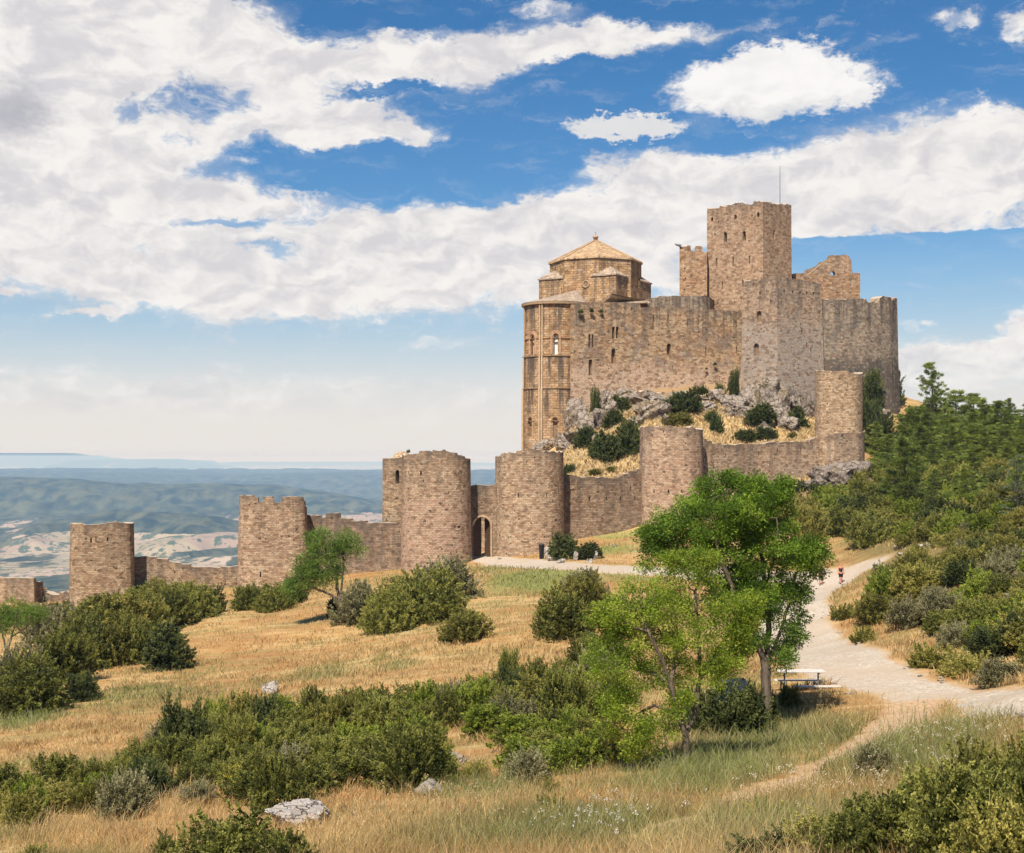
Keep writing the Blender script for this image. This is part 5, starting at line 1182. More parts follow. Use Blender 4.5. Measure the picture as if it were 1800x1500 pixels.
# ---------------------------------------------------------------- conifers
def conifer(seed, Ht=9.0, wid=2.2, whorls=21, leaf=.16, mat='pine', per=60, up=.18, open_=.08, name='pine_tree', bare=.03, irregular=.25):
    rs = np.random.RandomState(seed); V = []; T = []; paths = [(np.array([[0, 0, -.4], [rs.normal()*.06, rs.normal()*.06, Ht*.5], [rs.normal()*.1, rs.normal()*.1, Ht*.98]]), np.array([Ht*.019, Ht*.012, .02]))]
    for i in range(whorls):
        t = bare+(1-bare)*(i+rs.uniform(-.3, .3))/whorls; z = Ht*t; u = 1-t
        rmax = wid*(min(1, u*1.75)**.85)*(.55+.45*min(1, (t+.15)*3))
        nb = rs.randint(4, 7)
        for b in range(nb):
            if rs.uniform() < open_: continue
            a = rs.uniform(0, 2*math.pi); L = rmax*rs.uniform(1-irregular*1.6, 1+irregular*.5)+.12
            e = up+.5*t+rs.normal()*.08
            k = np.linspace(0, 1, 5)[:, None]; dirv = np.array([math.cos(a), math.sin(a), 0])
            pts = np.array([0, 0, z])+dirv*L*k+np.array([0, 0, 1])*(L*e*k+L*.1*k*k)
            paths.append((pts, np.linspace(.035*(1-t)+.015, .008, 5)))
            m = max(3, int(L*3.6))
            for j in range(m):
                f_ = rs.uniform(.25, 1.0) if j else 1.0
                c = np.array([0, 0, z])+dirv*L*f_+np.array([0, 0, 1])*(L*e*f_+L*.1*f_*f_)
                side = np.array([-math.sin(a), math.cos(a), 0])*rs.normal()*L*.26*(1.15-f_*.7)
                c = c+side; n = per; ax = dirv*.5+side*.6+np.array([0, 0, .55]); ax /= np.linalg.norm(ax)
                rr = leaf*rs.uniform(1.0, 1.7); v = sph(n, rs)*(rr*rs.uniform(.1, 1, n))[:, None]*np.array([1.25, 1.25, .8])
                V.append(leaf_quads(c+v, v/rr+ax*1.3, leaf*rs.uniform(.8, 1.5, n), leaf*.32*np.ones(n), rs)); T.append(np.clip(rs.uniform(.02, .9)+rs.normal(size=n)*.12+f_*.15-.05, 0, 1))
    v_, f_ = tubes(paths, 5)
    tm = mesh_arrays('trunk', v_, f_, 4, smooth=True); tm.materials.append(M['bark_pine'])
    cm = quads_mesh('crown', np.concatenate(V), np.concatenate(T)); cm.materials.append(M[mat])
    return tm, cm, Ht
PINES = [conifer(51), conifer(52, 9, 2.6, 18, .17, irregular=.45, open_=.2), conifer(53, 8, 2.5, 16, .17, open_=.12, irregular=.4), conifer(54, 10, 1.9, 22, .15, open_=.25, irregular=.4), conifer(56, 8, 2.9, 15, .19, open_=.2, irregular=.55)]
CEDAR = conifer(55, 9, 3.0, 17, .15, 'cedar', per=26, up=-.02, open_=.25, irregular=.3)
def place_pine(px, ptop, d, proto, label, group=None, name='pine_tree', wk=1.0, cat='tree', pbase=None):
    x, y = W2(px, d); z = hz(x, y)-.2; ht = zat(ptop, d)-z
    if ht < 1.5: return
    tm, cm, h0 = proto; r = empty(name, (x, y, z)); s_ = ht/h0
    for nm_, me in (('trunk', tm), ('crown', cm)):
        o = bpy.data.objects.new(nm_, me); COL.objects.link(o); o.parent = r
    r.scale = (s_*wk, s_*wk, s_); r.rotation_euler = (random.uniform(-.03, .03), random.uniform(-.03, .03), random.uniform(0, 6.28)); tag(r, label, cat, group)
place_pine(1640, 637, 196, PINES[3], 'tallest dark pine rising over the skyline of the pine wood', wk=1.0)
place_pine(1590, 768, 150, PINES[0], 'bright conical pine nearest the slender tower, its trunk showing low', wk=1.25)
place_pine(1696, 818, 132, PINES[2], 'broad yellow green pine in the middle front of the wood', wk=1.1)
place_pine(1790, 800, 112, CEDAR, 'blue green cedar with level branches at the right frame edge', wk=1.0, name='cedar_tree')
place_pine(1772, 700, 190, PINES[3], 'dark narrow pine on the skyline near the right frame edge')
rb = random.Random(77); GP = 'pines of the wood on the right hillside'
spots = []
for d, ymin, xs in ((206, 700, range(1585, 2060, 22)), (196, 716, range(1578, 2060, 26)), (186, 735, range(1570, 2060, 28)), (176, 760, range(1556, 2060, 31)), (166, 790, range(1560, 2060, 36)), (155, 815, range(1625, 2060, 40)), (143, 838, range(1640, 2060, 46)), (134, 858, range(1680, 2060, 50)), (122, 880, range(1740, 2060, 50))):
    for x in xs:
        sky_ = np.interp(x, [1560,1590,1620,1660,1700,1730,1760,1800,1900], [715,692,682,680,688,700,712,722,720])
        top = max(ymin+(0 if x > 1600 else 14), sky_)+rb.uniform(-14, 20)
        spots.append((x+rb.uniform(-9, 9), top, d+rb.uniform(-3, 3)))
for px, top, d in spots:
    if abs(px-1590) < 24 and 148 < d < 168: continue
    place_pine(px, top, d, PINES[rb.randrange(5)], 'green pine among the many of the wood on the right hillside', GP, wk=rb.uniform(1.3, 1.8))
for px, top, d in ((1540,742,186),(1556,768,176),(1548,800,170),(1535,838,166)):
    place_pine(px, top, d, PINES[1], 'dark young pine at the wood edge under the castle corner', 'young pines at the wood edge', wk=1.3)

# ---------------------------------------------------------------- grass
def grass():
    rs = np.random.RandomState(3)
    def scatter(n, d0, d1, pxlo=-420, pxhi=2300, pw=1.0):
        u = rs.uniform(0, 1, n); d = 1/(1/d0+(1/d1-1/d0)*u) if pw == 1.0 else d0*(d1/d0)**u
        px = rs.uniform(pxlo, pxhi, n); x = (px-CX)/F*d; return x, d
    def build(name, n, d0, d1, hmean, width, wilt=0.5, tone=1.0, px_=(-420, 2300), thr=.40):
        x, y = scatter(n, d0, d1, *px_); p, t = masks(x, y)
        keep = (p > .25) & (t > .1)
        pat = fbm(x/1.1, y/1.1, 41, 4); big = fbm(x/9., y/9., 45, 3); gm = green_mask(x, y)
        keep &= (pat+rs.uniform(-.25, .25, n)*(thr < .45) > thr) | (gm > .3)
        x, y, pat, big, gm, p = [a[keep] for a in (x, y, pat, big, gm, p)]
        z = H(x, y); m = len(x)
        if not m: return None
        hgt = hmean*(.45+1.1*pat)*rs.uniform(.55, 1.35, m)*(1+.3*gm); hgt = np.minimum(hgt, .15+np.maximum(p, 0)*1.2)
        lean = rs.normal(size=(m, 2))*.45+np.array([.12, .05])*wilt+(fbm(x/.9, y/.9, 97, 2)[:, None]-.5)*np.array([.9, .5]); wd = width*(.6+y/45.)*rs.uniform(.7, 1.3, m)
        base = np.stack([x, y, z-.03], 1); mid = base+np.stack([lean[:, 0]*hgt*.35, lean[:, 1]*hgt*.35, hgt*.6], 1); tip = base+np.stack([lean[:, 0]*hgt, lean[:, 1]*hgt, hgt], 1)
        a = rs.uniform(0, math.pi, m); s_ = np.stack([np.cos(a), np.sin(a)*.4, np.zeros(m)], 1)*wd[:, None]*.5
        V = np.stack([base, mid+s_, tip, mid-s_], 1)
        dry = np.array([.54, .38, .17]); pale = np.array([.72, .58, .36]); org = np.array([.42, .20, .07]); grn = np.array([.14, .20, .045]); ggr = np.array([.25, .27, .13]); brn = np.array([.22, .13, .06])
        g = np.clip(gm*1.1+sstep(.47, .58, big)*.6+rs.normal(size=m)*.22, 0, 1)[:, None]; o_ = np.clip(sstep(.45, .62, fbm(x/3., y/3., 61, 3))+rs.normal(size=m)*.3, 0, 1)[:, None]; q = rs.uniform(0, 1, (m, 1))
        c = dry*(1-o_*.6)+org*o_*.6; c = c*(1-.4*(q > .75))+pale*.4*(q > .75); c = c*(1-.7*(q < .08))+brn*.7*(q < .08)
        gg = np.where(rs.uniform(0, 1, (m, 1)) < .5, grn, ggr); c = c*(1-g*.85)+gg*g*.85; c = c*(1+tone*(rs.uniform(.55, 1.35, (m, 1))*(.7+.6*fbm(x/.5, y/.5, 91, 2))[:, None]-1))
        # the golden slope behind the curtain wall
        yl = (sstep(158, 160, y)*sstep(-8, -3, z))[:, None]; c = c*(1-yl)+np.array([.68, .52, .28])*yl*rs.uniform(.7, 1.15, (m, 1))
        return V, np.repeat(c, 4, 0)
    M['grass'] = (lambda s: (s.t.links.new(*(lambda p, t, mx: (s.put(p.inputs['Base Color'], s.attr('tint', 0)), s.put(t.inputs[0], s.attr('tint', 0)), s.t.links.new(p.outputs[0], mx.inputs[1]), s.t.links.new(t.outputs[0], mx.inputs[2]), setattr(mx.inputs[0], 'default_value', .35), setattr(p.inputs['Roughness'], 'default_value', .8), setattr(p.inputs['Specular IOR Level'], 'default_value', .1), (mx.outputs[0], s.out.inputs[0]))[-1])(s.n('ShaderNodeBsdfPrincipled'), s.n('ShaderNodeBsdfTranslucent'), s.n('ShaderNodeMixShader'))), s.m)[1])(NT('grass_blades'))
    def mk(name, parts):
        V = np.concatenate([p[0] for p in parts if p]); c = np.concatenate([p[1] for p in parts if p])
        me = mesh_arrays(name, V.reshape(-1, 3), np.arange(len(V)*4), 4, attrs={'tint': c}); tag(link(name, me, M['grass']), 'dry straw coloured and green grass covering the open ground', 'grass', kind='stuff')
    mk('grass', [build('a', 450000, 17, 60, .25, .010), build('b', 62000, 17, 48, .5, .008, wilt=.9), build('c', 195000, 55, 175, .22, .018, .3, tone=.5), build('e', 200000, 40, 150, .30, .018, .5, tone=.9, thr=.58), build('d', 60000, 158, 200, .5, .05, .3, tone=.5, px_=(985, 1440))])
    # white umbels and pale seed heads standing in the foreground grass
    V = []; T = []
    for cx_, cy_, rx_, ry_, n_, h_, col_ in ((1060,1462,80,34,60,.42,(.72,.7,.62)),(620,1440,120,30,90,.5,(.62,.34,.14)),(1440,1400,120,30,90,.5,(.72,.62,.42)),(1650,1330,120,40,120,.5,(.7,.62,.45)),(1690,1380,60,20,60,.4,(.8,.76,.66)),(410,1405,14,16,40,.7,(.6,.5,.06)),(760,1440,160,30,80,.55,(.66,.5,.28)),(1620,1270,150,14,110,.4,(.66,.5,.26)),(1500,1255,70,16,70,.4,(.6,.42,.2))):
        for _ in range(n_):
            g = hit(cx_+rs.normal()*rx_*.6, min(cy_+rs.normal()*ry_*.6, 1499))
            if g is None: continue
            hh = h_*rs.uniform(.6, 1.3); tp = np.array([g.x+rs.normal()*.05, g.y, g.z+hh]); k = rs.randint(6, 12)
            p = tp+rs.normal(size=(k, 3))*np.array([.028, .028, .022]); V.append(leaf_quads(p, rs.normal(size=(k, 3)), .03*np.ones(k), .028*np.ones(k), rs)); T.append(np.repeat(np.tile(np.array(col_), (k, 1))*rs.uniform(.8, 1.1, (k, 1)), 4, 0))
            V.append(leaf_quads(np.array([[g.x, g.y, g.z]]), tp[None]-np.array([[g.x, g.y, g.z]]), [hh], [.012], rs)); T.append(np.tile([.2, .2, .07], (4, 1)))
    V = np.concatenate(V); me = mesh_arrays('wildflowers', V.reshape(-1, 3), np.arange(len(V)*4), 4, attrs={'tint': np.concatenate(T)})
    tag(link('wildflowers', me, M['grass']), 'tiny white umbels and pale seed heads in the foreground grass', 'wildflowers', kind='stuff')
grass()
# ---------------------------------------------------------------- rocks
def rock_mesh(seed, sub=4, flat=.7, elong=1.3, npl=16, rough=.10):
    bm = bmesh.new(); bmesh.ops.create_icosphere(bm, subdivisions=sub, radius=1.0); rs = np.random.RandomState(seed)
    v = np.array([p.co[:] for p in bm.verts]); N = sph(npl, rs); dd = rs.uniform(.62, 1.0, npl)
    dt = v@N.T; r = np.where(dt > .05, dd/np.maximum(dt, .05), 9).min(1); r = np.minimum(r, 1.25)
    q = v*3.1+seed; nz = fbm(q[:, 0]+q[:, 2], q[:, 1]-q[:, 2]*.7, seed, 4)-.5; q2 = v*7; nz2 = fbm(q2[:, 0]-q2[:, 2], q2[:, 1]+q2[:, 2], seed+9, 3)-.5
    r = r*(1+nz*rough*4+nz2*rough*1.5)
    for p, k in zip(bm.verts, r): p.co = Vector((p.co.x*k*elong, p.co.y*k, p.co.z*k*flat))
    me = bpy.data.meshes.new('rock'); bm.to_mesh(me); bm.free(); return me
ROCKS = {m: [] for m in ('rock', 'rock_pink', 'rock_white')}
for i in range(6):
    me = rock_mesh(60+i, 4, random.uniform(.6, .95), random.uniform(1.0, 1.5), 18, .11)
    for m in ROCKS: c = me.copy(); c.materials.append(M[m]); ROCKS[m].append(c)
def rock(px, py, wpx, hpx, mat='rock', label=None, group=None, dmin=8, name='rock', proto=None, rot=None, dpt=1.0):
    g = hit(px, py, dmin)
    if g is None: return
    me = random.choice(ROCKS[mat]) if proto is None else ROCKS[mat][proto]; d = g.y; W = wpx/F*d; h = hpx/F*d
    o = bpy.data.objects.new(name, me); COL.objects.link(o); y = g.y+W*.2; x = g.x*y/g.y
    o.location = (x, y, hz(x, y)+h*.28); o.scale = (W/2.3, W/2.3*dpt, h/1.25); o.rotation_euler = (random.uniform(-.2, .2), random.uniform(-.2, .2), rot if rot is not None else random.uniform(0, 6.28)); tag(o, label, 'rock', group); return o
for px, py, w_, h_, m, lb, dm in [(475,1222,32,24,'rock_white','pale upright boulder alone in the open meadow',8),(752,1398,58,26,'rock_white','white rock at the foot of the foreground band, centre',8),(535,1452,92,44,'rock_white','large flat pale rock in the grass at lower left of centre',8),
   (1283,1236,66,46,'rock_white','large whitish boulder behind the two green trees',8),(1478,866,116,50,'rock_pink','big rounded grey rock under the slender tower base',150),(1543,1000,20,13,'rock_white','little white rock at the path bend above the walkers',8),
   (1794,985,28,26,'rock_white','pale rock high on the hillside at the right frame edge',8),(1782,1062,26,22,'rock_white','pale round rock in the hillside scrub at right',8),(1728,1030,14,14,'rock_white','small pale rock in the hillside scrub',8),
   (318,1400,30,12,'rock_white','thin pale stone showing below the left part of the band',8),(1048,1482,10,8,'rock_white','tiny pale stone in the bottom grass',8),(1015,1420,26,12,'rock_white','flat stone right of the brown tuft in the lower middle',8),(800,1345,50,24,'rock','grey ledge of rock in the gap of the foreground band',8),
   (1172,1300,12,8,'rock_white','small white stone left of the light green tree trunk',8),(1190,1385,20,8,'rock_white','flat pale stone below the light green tree trunk',8),(662,918,22,26,'rock','jagged rock standing left of the square gate tower',165)]:
    rock(px, py, w_, h_, m, lb, dmin=dm)
# outcrop under the castle
rb = random.Random(4); GO = 'limestone boulders of the outcrop under the castle'
for px, py, w_, h_, m in [(1010,752,40,62,'rock'),(1030,770,34,50,'rock'),(1050,790,30,30,'rock_pink'),(1020,715,26,50,'rock'),(1062,720,34,40,'rock'),(1055,755,24,50,'rock_pink'),(1075,735,36,30,'rock'),(1100,712,54,28,'rock'),(1130,722,46,26,'rock'),
   (1147,742,56,38,'rock'),(1165,720,60,28,'rock'),(1120,748,26,18,'rock'),(1175,750,30,20,'rock'),(1215,712,50,22,'rock'),(1240,722,44,22,'rock'),(1262,712,40,26,'rock'),(1290,725,44,34,'rock'),(1318,722,40,44,'rock'),(1345,718,44,56,'rock'),(1372,725,40,44,'rock'),
   (1395,728,44,44,'rock_pink'),(1420,735,40,50,'rock_pink'),(1440,740,36,50,'rock_pink'),(1305,738,36,26,'rock'),(1362,745,60,28,'rock'),(1385,760,50,28,'rock'),(1345,768,30,22,'rock'),(1280,735,26,16,'rock'),(960,796,60,26,'rock'),(935,794,44,30,'rock'),(990,795,44,32,'rock'),(1010,782,40,28,'rock_pink'),
   (1525,760,30,46,'rock_pink'),(1535,730,40,40,'rock_pink'),(1530,700,40,30,'rock_pink'),(1522,790,24,36,'rock'),(1548,745,34,30,'rock_pink'),(1190,705,50,16,'rock'),(1085,700,40,18,'rock_pink'),(1140,704,40,14,'rock_pink')]:
    rock(px, py, w_*1.0, h_*.95, m, 'pale grey limestone boulder in the rocky outcrop at the castle foot', GO, dmin=176)
for px, py, w_, h_, dm in [(1448,868,60,30,150),(1500,864,50,28,150),(1420,862,40,16,150)]: rock(px, py, w_, h_, 'rock_pink', 'grey rock slab flanking the big rounded rock under the slender tower', 'rock slabs at the slender tower foot', dmin=dm)
# stone edging round the clipped bushes
for i, (px, py, w_, h_) in enumerate([(965,975,16,18),(962,982,14,12),(974,981,14,12),(1012,986,8,18),(1047,984,10,16),(970,986,16,10),(1036,990,14,8),(986,990,16,8)]): rock(px, py, w_, h_, 'rock_white', 'pale stone of the rough edging round the clipped bushes', 'edging stones round the clipped bushes', dmin=100)
rb = random.Random(8)
for k in range(46):
    if k < 20: px, py, w_ = rb.uniform(560, 1250), rb.uniform(1330, 1480), rb.uniform(6, 16)
    elif k < 34: px, py, w_ = rb.uniform(1560, 1800), rb.uniform(960, 1140), rb.uniform(7, 16)
    else: px, py, w_ = rb.uniform(870, 1120), rb.uniform(955, 985), rb.uniform(4, 8)
    rock(px, py, w_, w_*.6, 'rock_white', ['small loose stone lying in the foreground grass', 'small pale stone scattered among the hillside scrub', 'little fallen stone on the ground right of the gate'][0 if k < 20 else 1 if k < 34 else 2], ['loose stones in the foreground grass', 'stones in the hillside scrub', 'fallen stones right of the gate'][0 if k < 20 else 1 if k < 34 else 2], name='stone')
for k in range(40):
    i = rb.randrange(8, len(PATH[0])-1); (xa, ya), (xb, yb) = PATH[0][i], PATH[0][i+1]; t_ = rb.random(); hw_ = PATH[1][i]*rb.choice((-1, 1))*rb.uniform(.75, 1.15)
    L_ = math.hypot(xb-xa, yb-ya) or 1; x, y = xa+(xb-xa)*t_-(yb-ya)/L_*hw_, ya+(yb-ya)*t_+(xb-xa)/L_*hw_
    o = bpy.data.objects.new('stone', random.choice(ROCKS['rock_white'])); COL.objects.link(o); r_ = rb.uniform(.05, .14); o.location = (x, y, hz(x, y)+r_*.2); o.scale = (r_, r_*.8, r_*.6); o.rotation_euler = (0, 0, rb.uniform(0, 6.28)); tag(o, 'small loose stone at the edge of the gravel path', 'rock', 'loose stones along the gravel path')
# ---------------------------------------------------------------- litter bin
g = hit(952, 983); r = 4.6*g.y/F; hb = 27*g.y/F
v, f = tubes([(np.array([g[:]]*1+[[g.x, g.y, g.z+z] for z in (0, .04, hb*.75, hb*.78, hb*.93, hb*.97, hb)]), np.array([.01, r*.8, r*.86, r, r*1.08, r*1.08, r*.9, .02]))], 14)
t = empty('litter_bin', g); tag(t, 'small black litter bin standing by the wall right of the gate', 'bin')
a = link('body', mesh_arrays('body', v, f, 4), plain_mat('black_bin', (.012, .012, .015), (.03, .03, .035), 4, .5), t)
b = tube_obj('lid_rim', [ringtube((g.x, g.y, g.z+hb*.96), (1, 0, 0), (0, 1, 0), r*1.1, .03)], M['metal'], t); adopt(t, [a, b])
# ---------------------------------------------------------------- picnic table and its bench
M['slat'] = plain_mat('bleached_wood', (.50, .46, .40), (.62, .57, .51), 5, .7)
def bx(bm, c, s, rz=0):
    m = Matrix.Translation(c)@Matrix.Rotation(rz, 4, 'Z')@Matrix.Diagonal((*s, 1)); bmesh.ops.create_cube(bm, size=1, matrix=m)
def bm_obj(name, bm, mat, parent):
    bmesh.ops.bevel(bm, geom=bm.edges[:], offset=.008, segments=1, affect='EDGES'); me = bpy.data.meshes.new(name); bm.to_mesh(me); bm.free(); return link(name, me, mat, parent)
g = hit(1420, 1217); sc = g.y/F; zt_ = -(1179-HY)*sc; zb2 = -(1201-HY)*sc
t = empty('picnic_table', g); tag(t, 'pale wooden picnic table with attached bench by the gravel path', 'picnic table')
hw_ = 41*sc; xc = (1408-CX)*sc; hgt = zt_-g.z; obs = []
bm = bmesh.new()
for i in range(4): bx(bm, (xc, g.y-.3+i*.17+.1, zt_-.02), (hw_*2, .15, .04))
obs.append(bm_obj('table_top', bm, M['slat'], t))
for sgn, nm in ((-1, 'seat'), (1, 'seat')):
    bm = bmesh.new(); yy = g.y-.05+sgn*.62
    for i in range(2): bx(bm, (xc+.45 if sgn < 0 else xc, yy+i*.15, zb2-.02 if sgn < 0 else zb2), (hw_*2, .13, .04))
    obs.append(bm_obj(nm, bm, M['slat'], t))
gl = min(hz(xc, g.y-.7), hz(xc, g.y+.7))-.15
for sx in (-1, 1):
    bm = bmesh.new(); xx = xc+sx*hw_*.72
    bx(bm, (xx, g.y-.05, (gl+zt_-.04)/2), (.05, .05, zt_-.04-gl)); bx(bm, (xx, g.y-.05, zb2-.06), (.05, 1.35, .05)); bx(bm, (xx, g.y-.6, (gl+zb2)/2-.03), (.05, .05, zb2-gl-.05)); bx(bm, (xx, g.y+.6, (gl+zb2)/2-.03), (.05, .05, zb2-gl-.05))
    bx(bm, (xx, g.y-.05, zt_-.06), (.05, .6, .04)); obs.append(bm_obj('frame', bm, M['metal'], t))
adopt(t, obs)
# ---------------------------------------------------------------- walkers
def skin_body(name, joints, bones, mat, parent=None, sub=1):
    me = bpy.data.meshes.new(name); me.from_pydata([j[:3] for j in joints], bones, []); o = bpy.data.objects.new(name, me); COL.objects.link(o)
    o.modifiers.new('skin', 'SKIN'); sk = me.skin_vertices[0].data if me.skin_vertices else None
    if sk is None:
        bpy.context.view_layer.objects.active = o; bpy.ops.mesh.customdata_skin_add(); sk = me.skin_vertices[0].data
    for i, j in enumerate(joints): r = j[3]; sk[i].radius = (r, r) if not hasattr(r, '__len__') else r
    sk[0].use_root = True
    m = o.modifiers.new('sub', 'SUBSURF'); m.levels = sub+1; m.render_levels = sub+1; bpy.context.view_layer.update()
    dg_ = bpy.context.evaluated_depsgraph_get(); n = bpy.data.meshes.new_from_object(o.evaluated_get(dg_)); bpy.data.objects.remove(o)
    for p in n.polygons: p.use_smooth = True
    return link(name, n, mat, parent)
M['skin'] = plain_mat('sunburnt_skin', (.50, .20, .12), (.60, .27, .17), 5, .6); M['black_cloth'] = plain_mat('black_cloth', (.018, .016, .022), (.03, .028, .035), 9, .9); M['hair'] = plain_mat('hair', (.16, .07, .04), (.25, .12, .06), 20, .8); M['white_cloth'] = plain_mat('pale_cloth', (.5, .45, .42), (.6, .55, .5), 9, .9)
def person(px, py, hgt, facing, label, shirt='black_cloth', stride=.16):
    g = hit(px, py); k = hgt/1.75; t = empty('person', g); t.rotation_euler = (0, 0, facing); t.scale = (k, k, k); tag(t, label, 'person')
    J = [(0,0,.95,(.155,.115)), (0,.01,1.12,(.15,.11)), (0,.015,1.30,(.17,.115)), (0,.01,1.43,(.13,.085)), (0,0,1.52,.055), (0,-.015,1.60,.085), (0,-.01,1.69,.085), (0,0,1.745,.05),
         (-.19,.01,1.41,.062),(-.25,.0,1.15,.048),(-.265,-.08,.92,.038),(-.262,-.11,.83,.034),(-.255,-.12,.75,.018),
         (.19,.01,1.41,.062),(.26,.03,1.15,.048),(.29,.0,.92,.038),(.29,-.02,.83,.034),(.285,-.03,.75,.018),
         (-.095,0,.86,.10),(-.10,-stride*.5,.50,.07),(-.10,-stride*.4,.30,.062),(-.10,-stride,.07,.042),(-.11,-stride-.15,.03,.035),
         (.095,0,.86,.10),(.10,stride*.1,.50,.07),(.10,stride*.7,.30,.062),(.10,stride,.07,.042),(.11,stride-.15,.03,.035)]
    B = [(0,1),(1,2),(2,3),(3,4),(4,5),(5,6),(6,7),(3,8),(8,9),(9,10),(10,11),(11,12),(3,13),(13,14),(14,15),(15,16),(16,17),(0,18),(18,19),(19,20),(20,21),(21,22),(0,23),(23,24),(24,25),(25,26),(26,27)]
    skin_body('body', J, B, M['skin'], t)
    skin_body('tank_top', [(0,0,.93,(.17,.13)), (0,.01,1.12,(.167,.127)), (0,.015,1.30,(.185,.13)), (0,.01,1.40,(.15,.1)), (-.1,.01,1.44,.05), (.1,.01,1.44,.05)], [(0,1),(1,2),(2,3),(3,4),(3,5)], M[shirt], t)
    skin_body('shorts', [(0,0,.97,(.17,.132)), (-.095,0,.86,.118),(-.10,-stride*.3,.64,.10),(-.10,-stride*.45,.54,.095),(.095,0,.86,.118),(.10,stride*.05,.64,.10),(.10,stride*.1,.54,.095)], [(0,1),(1,2),(2,3),(0,4),(4,5),(5,6)], M['black_cloth'], t)
    skin_body('hair', [(0,.03,1.66,.088),(0,.02,1.72,.085),(0,.01,1.76,.05)], [(0,1),(1,2)], M['hair'], t)
    for sx, sy in ((-.105, -stride-.04), (.105, stride-.04)):
        skin_body('shoe', [(sx,sy+.08,.05,.045),(sx,sy-.03,.045,.045),(sx,sy-.12,.035,.036)], [(0,1),(1,2)], M['black_cloth'], t)
    skin_body('nose', [(0,-.10,1.63,.012),(0,-.115,1.61,.014)], [(0,1)], M['skin'], t)
person(1478, 1028, 1.78, .1, 'person in black tank top and black shorts walking down the gravel path')
person(1443, 1029, 1.68, -.2, 'person half hidden by the tree leaves, bare legs showing on the path', 'black_cloth', .12)
# ---------------------------------------------------------------- camera, sun, sky, haze
cam = bpy.data.cameras.new('camera'); co = bpy.data.objects.new('camera', cam); COL.objects.link(co); C.camera = co
cam.sensor_width = 36; cam.lens = F/1800*36; cam.shift_y = (HY-750)/1800.0; cam.clip_end = 200000; cam.clip_start = 0.1
co.location = (0, 0, 0); co.rotation_euler = (math.radians(90), 0, 0)
SUN = Vector((-0.20, -0.56, 0.80)).normalized()
sl = bpy.data.lights.new('sun', 'SUN'); sl.energy = 4.6; sl.angle = math.radians(0.6); sl.color = (1.0, 0.91, 0.78)
so = bpy.data.objects.new('sun', sl); COL.objects.link(so); so.rotation_euler = SUN.to_track_quat('Z', 'Y').to_euler()
w = bpy.data.worlds.new('World'); C.world = w; w.use_nodes = True
class WT(NT):
    def __init__(s): s.t = w.node_tree; s.t.nodes.clear(); s.out = s.n('ShaderNodeOutputWorld')
s = WT()
sky = s.n('ShaderNodeTexSky', sky_type='NISHITA'); sky.sun_disc = False
sky.sun_elevation = math.asin(SUN.z); sky.sun_rotation = math.atan2(SUN.x, SUN.y)
sky.altitude = 1000; sky.air_density = 1.0; sky.dust_density = 0.6; sky.ozone_density = 2.5
g = s.n('ShaderNodeTexCoord').outputs['Generated']; sep = s.n('ShaderNodeSeparateXYZ'); s.put(sep.inputs[0], g)
az = s.math('ARCTAN2', sep.outputs[0], sep.outputs[1]); el = s.math('ARCSINE', sep.outputs[2])
deg = s.math('MULTIPLY', az, 57.2958); dege = s.math('MULTIPLY', el, 57.2958)
ae = s.n('ShaderNodeCombineXYZ'); s.put(ae.inputs[0], deg); s.put(ae.inputs[1], dege); AE = ae.outputs[0]
def dg(px, py): return math.degrees(math.atan((px-CX)/F)), math.degrees(math.atan((HY-py)/math.hypot(F, px-CX)))
# domain warp in degrees: large billows and small puffs, flatter towards the horizon
st_ = s.scalev(AE, (1.0, 1.7, 1.0))
w1 = s.noise(st_, 0.33, 3, 0.5, 0, True); w2 = s.noise(st_, 1.5, 5, 0.68, 0, True)
warp = s.vmath('ADD', s.vmath('SCALE', s.vmath('SUBTRACT', w1, (.5,.5,.5)), 2.6), s.vmath('SCALE', s.vmath('SUBTRACT', w2, (.5,.5,.5)), 1.5))
warp = s.vmath('MULTIPLY', warp, (1.0, 0.62, 0)); 
Q = s.vmath('ADD', AE, warp)
warps = s.vmath('MULTIPLY', s.vmath('SCALE', s.vmath('SUBTRACT', w2, (.5,.5,.5)), 2.4), (1.0, 0.6, 0)); Qs = s.vmath('ADD', AE, warps)
# (column, row, half width, half height, weight, slope degrees)
BL = [(60,140,400,240,1.1,0),(190,330,330,150,.9,6),(40,60,420,110,.9,0),(300,60,190,60,.9,-4),
 (640,120,260,58,.85,4),(860,95,260,42,.85,6),(1090,68,215,30,.9,4),(470,95,120,70,.5,0),
 (590,222,150,50,1.6,-4),(740,240,60,22,.7,0),(320,180,40,16,.6,0),
 (1480,335,430,84,1.25,-3),(1720,280,240,80,1.2,-4),(1300,380,330,60,1.1,0),(1110,300,150,38,.7,0),(1760,205,110,16,.6,0),
 (700,420,330,75,1.0,3),(950,400,300,60,1.0,4),(540,500,260,62,1.0,4),(840,490,330,62,1.0,2),(1050,470,220,70,.95,0),(180,440,260,90,.9,4),
 (400,330,200,60,.6,8),(480,520,120,50,1.0,0),(240,500,120,30,.7,0),
 (0,455,26,26,.9,0),(20,511,20,9,.8,0),(160,541,70,9,.8,3),(560,305,90,16,.45,0),
 (1330,38,45,14,.5,0),(1585,82,40,12,.5,0),(1690,28,50,13,.5,0),(1800,42,30,20,.7,0),(960,22,80,14,.5,-4),
 (1810,560,44,46,1.1,0),(1600,573,40,9,.4,0),(1740,612,180,22,.8,0),(1640,650,240,50,.9,0),(780,600,80,12,.35,8),(1790,468,30,5,.5,0),
 (150,690,330,44,.5,0),(620,700,420,50,.5,0),(1420,560,200,10,.2,0)]
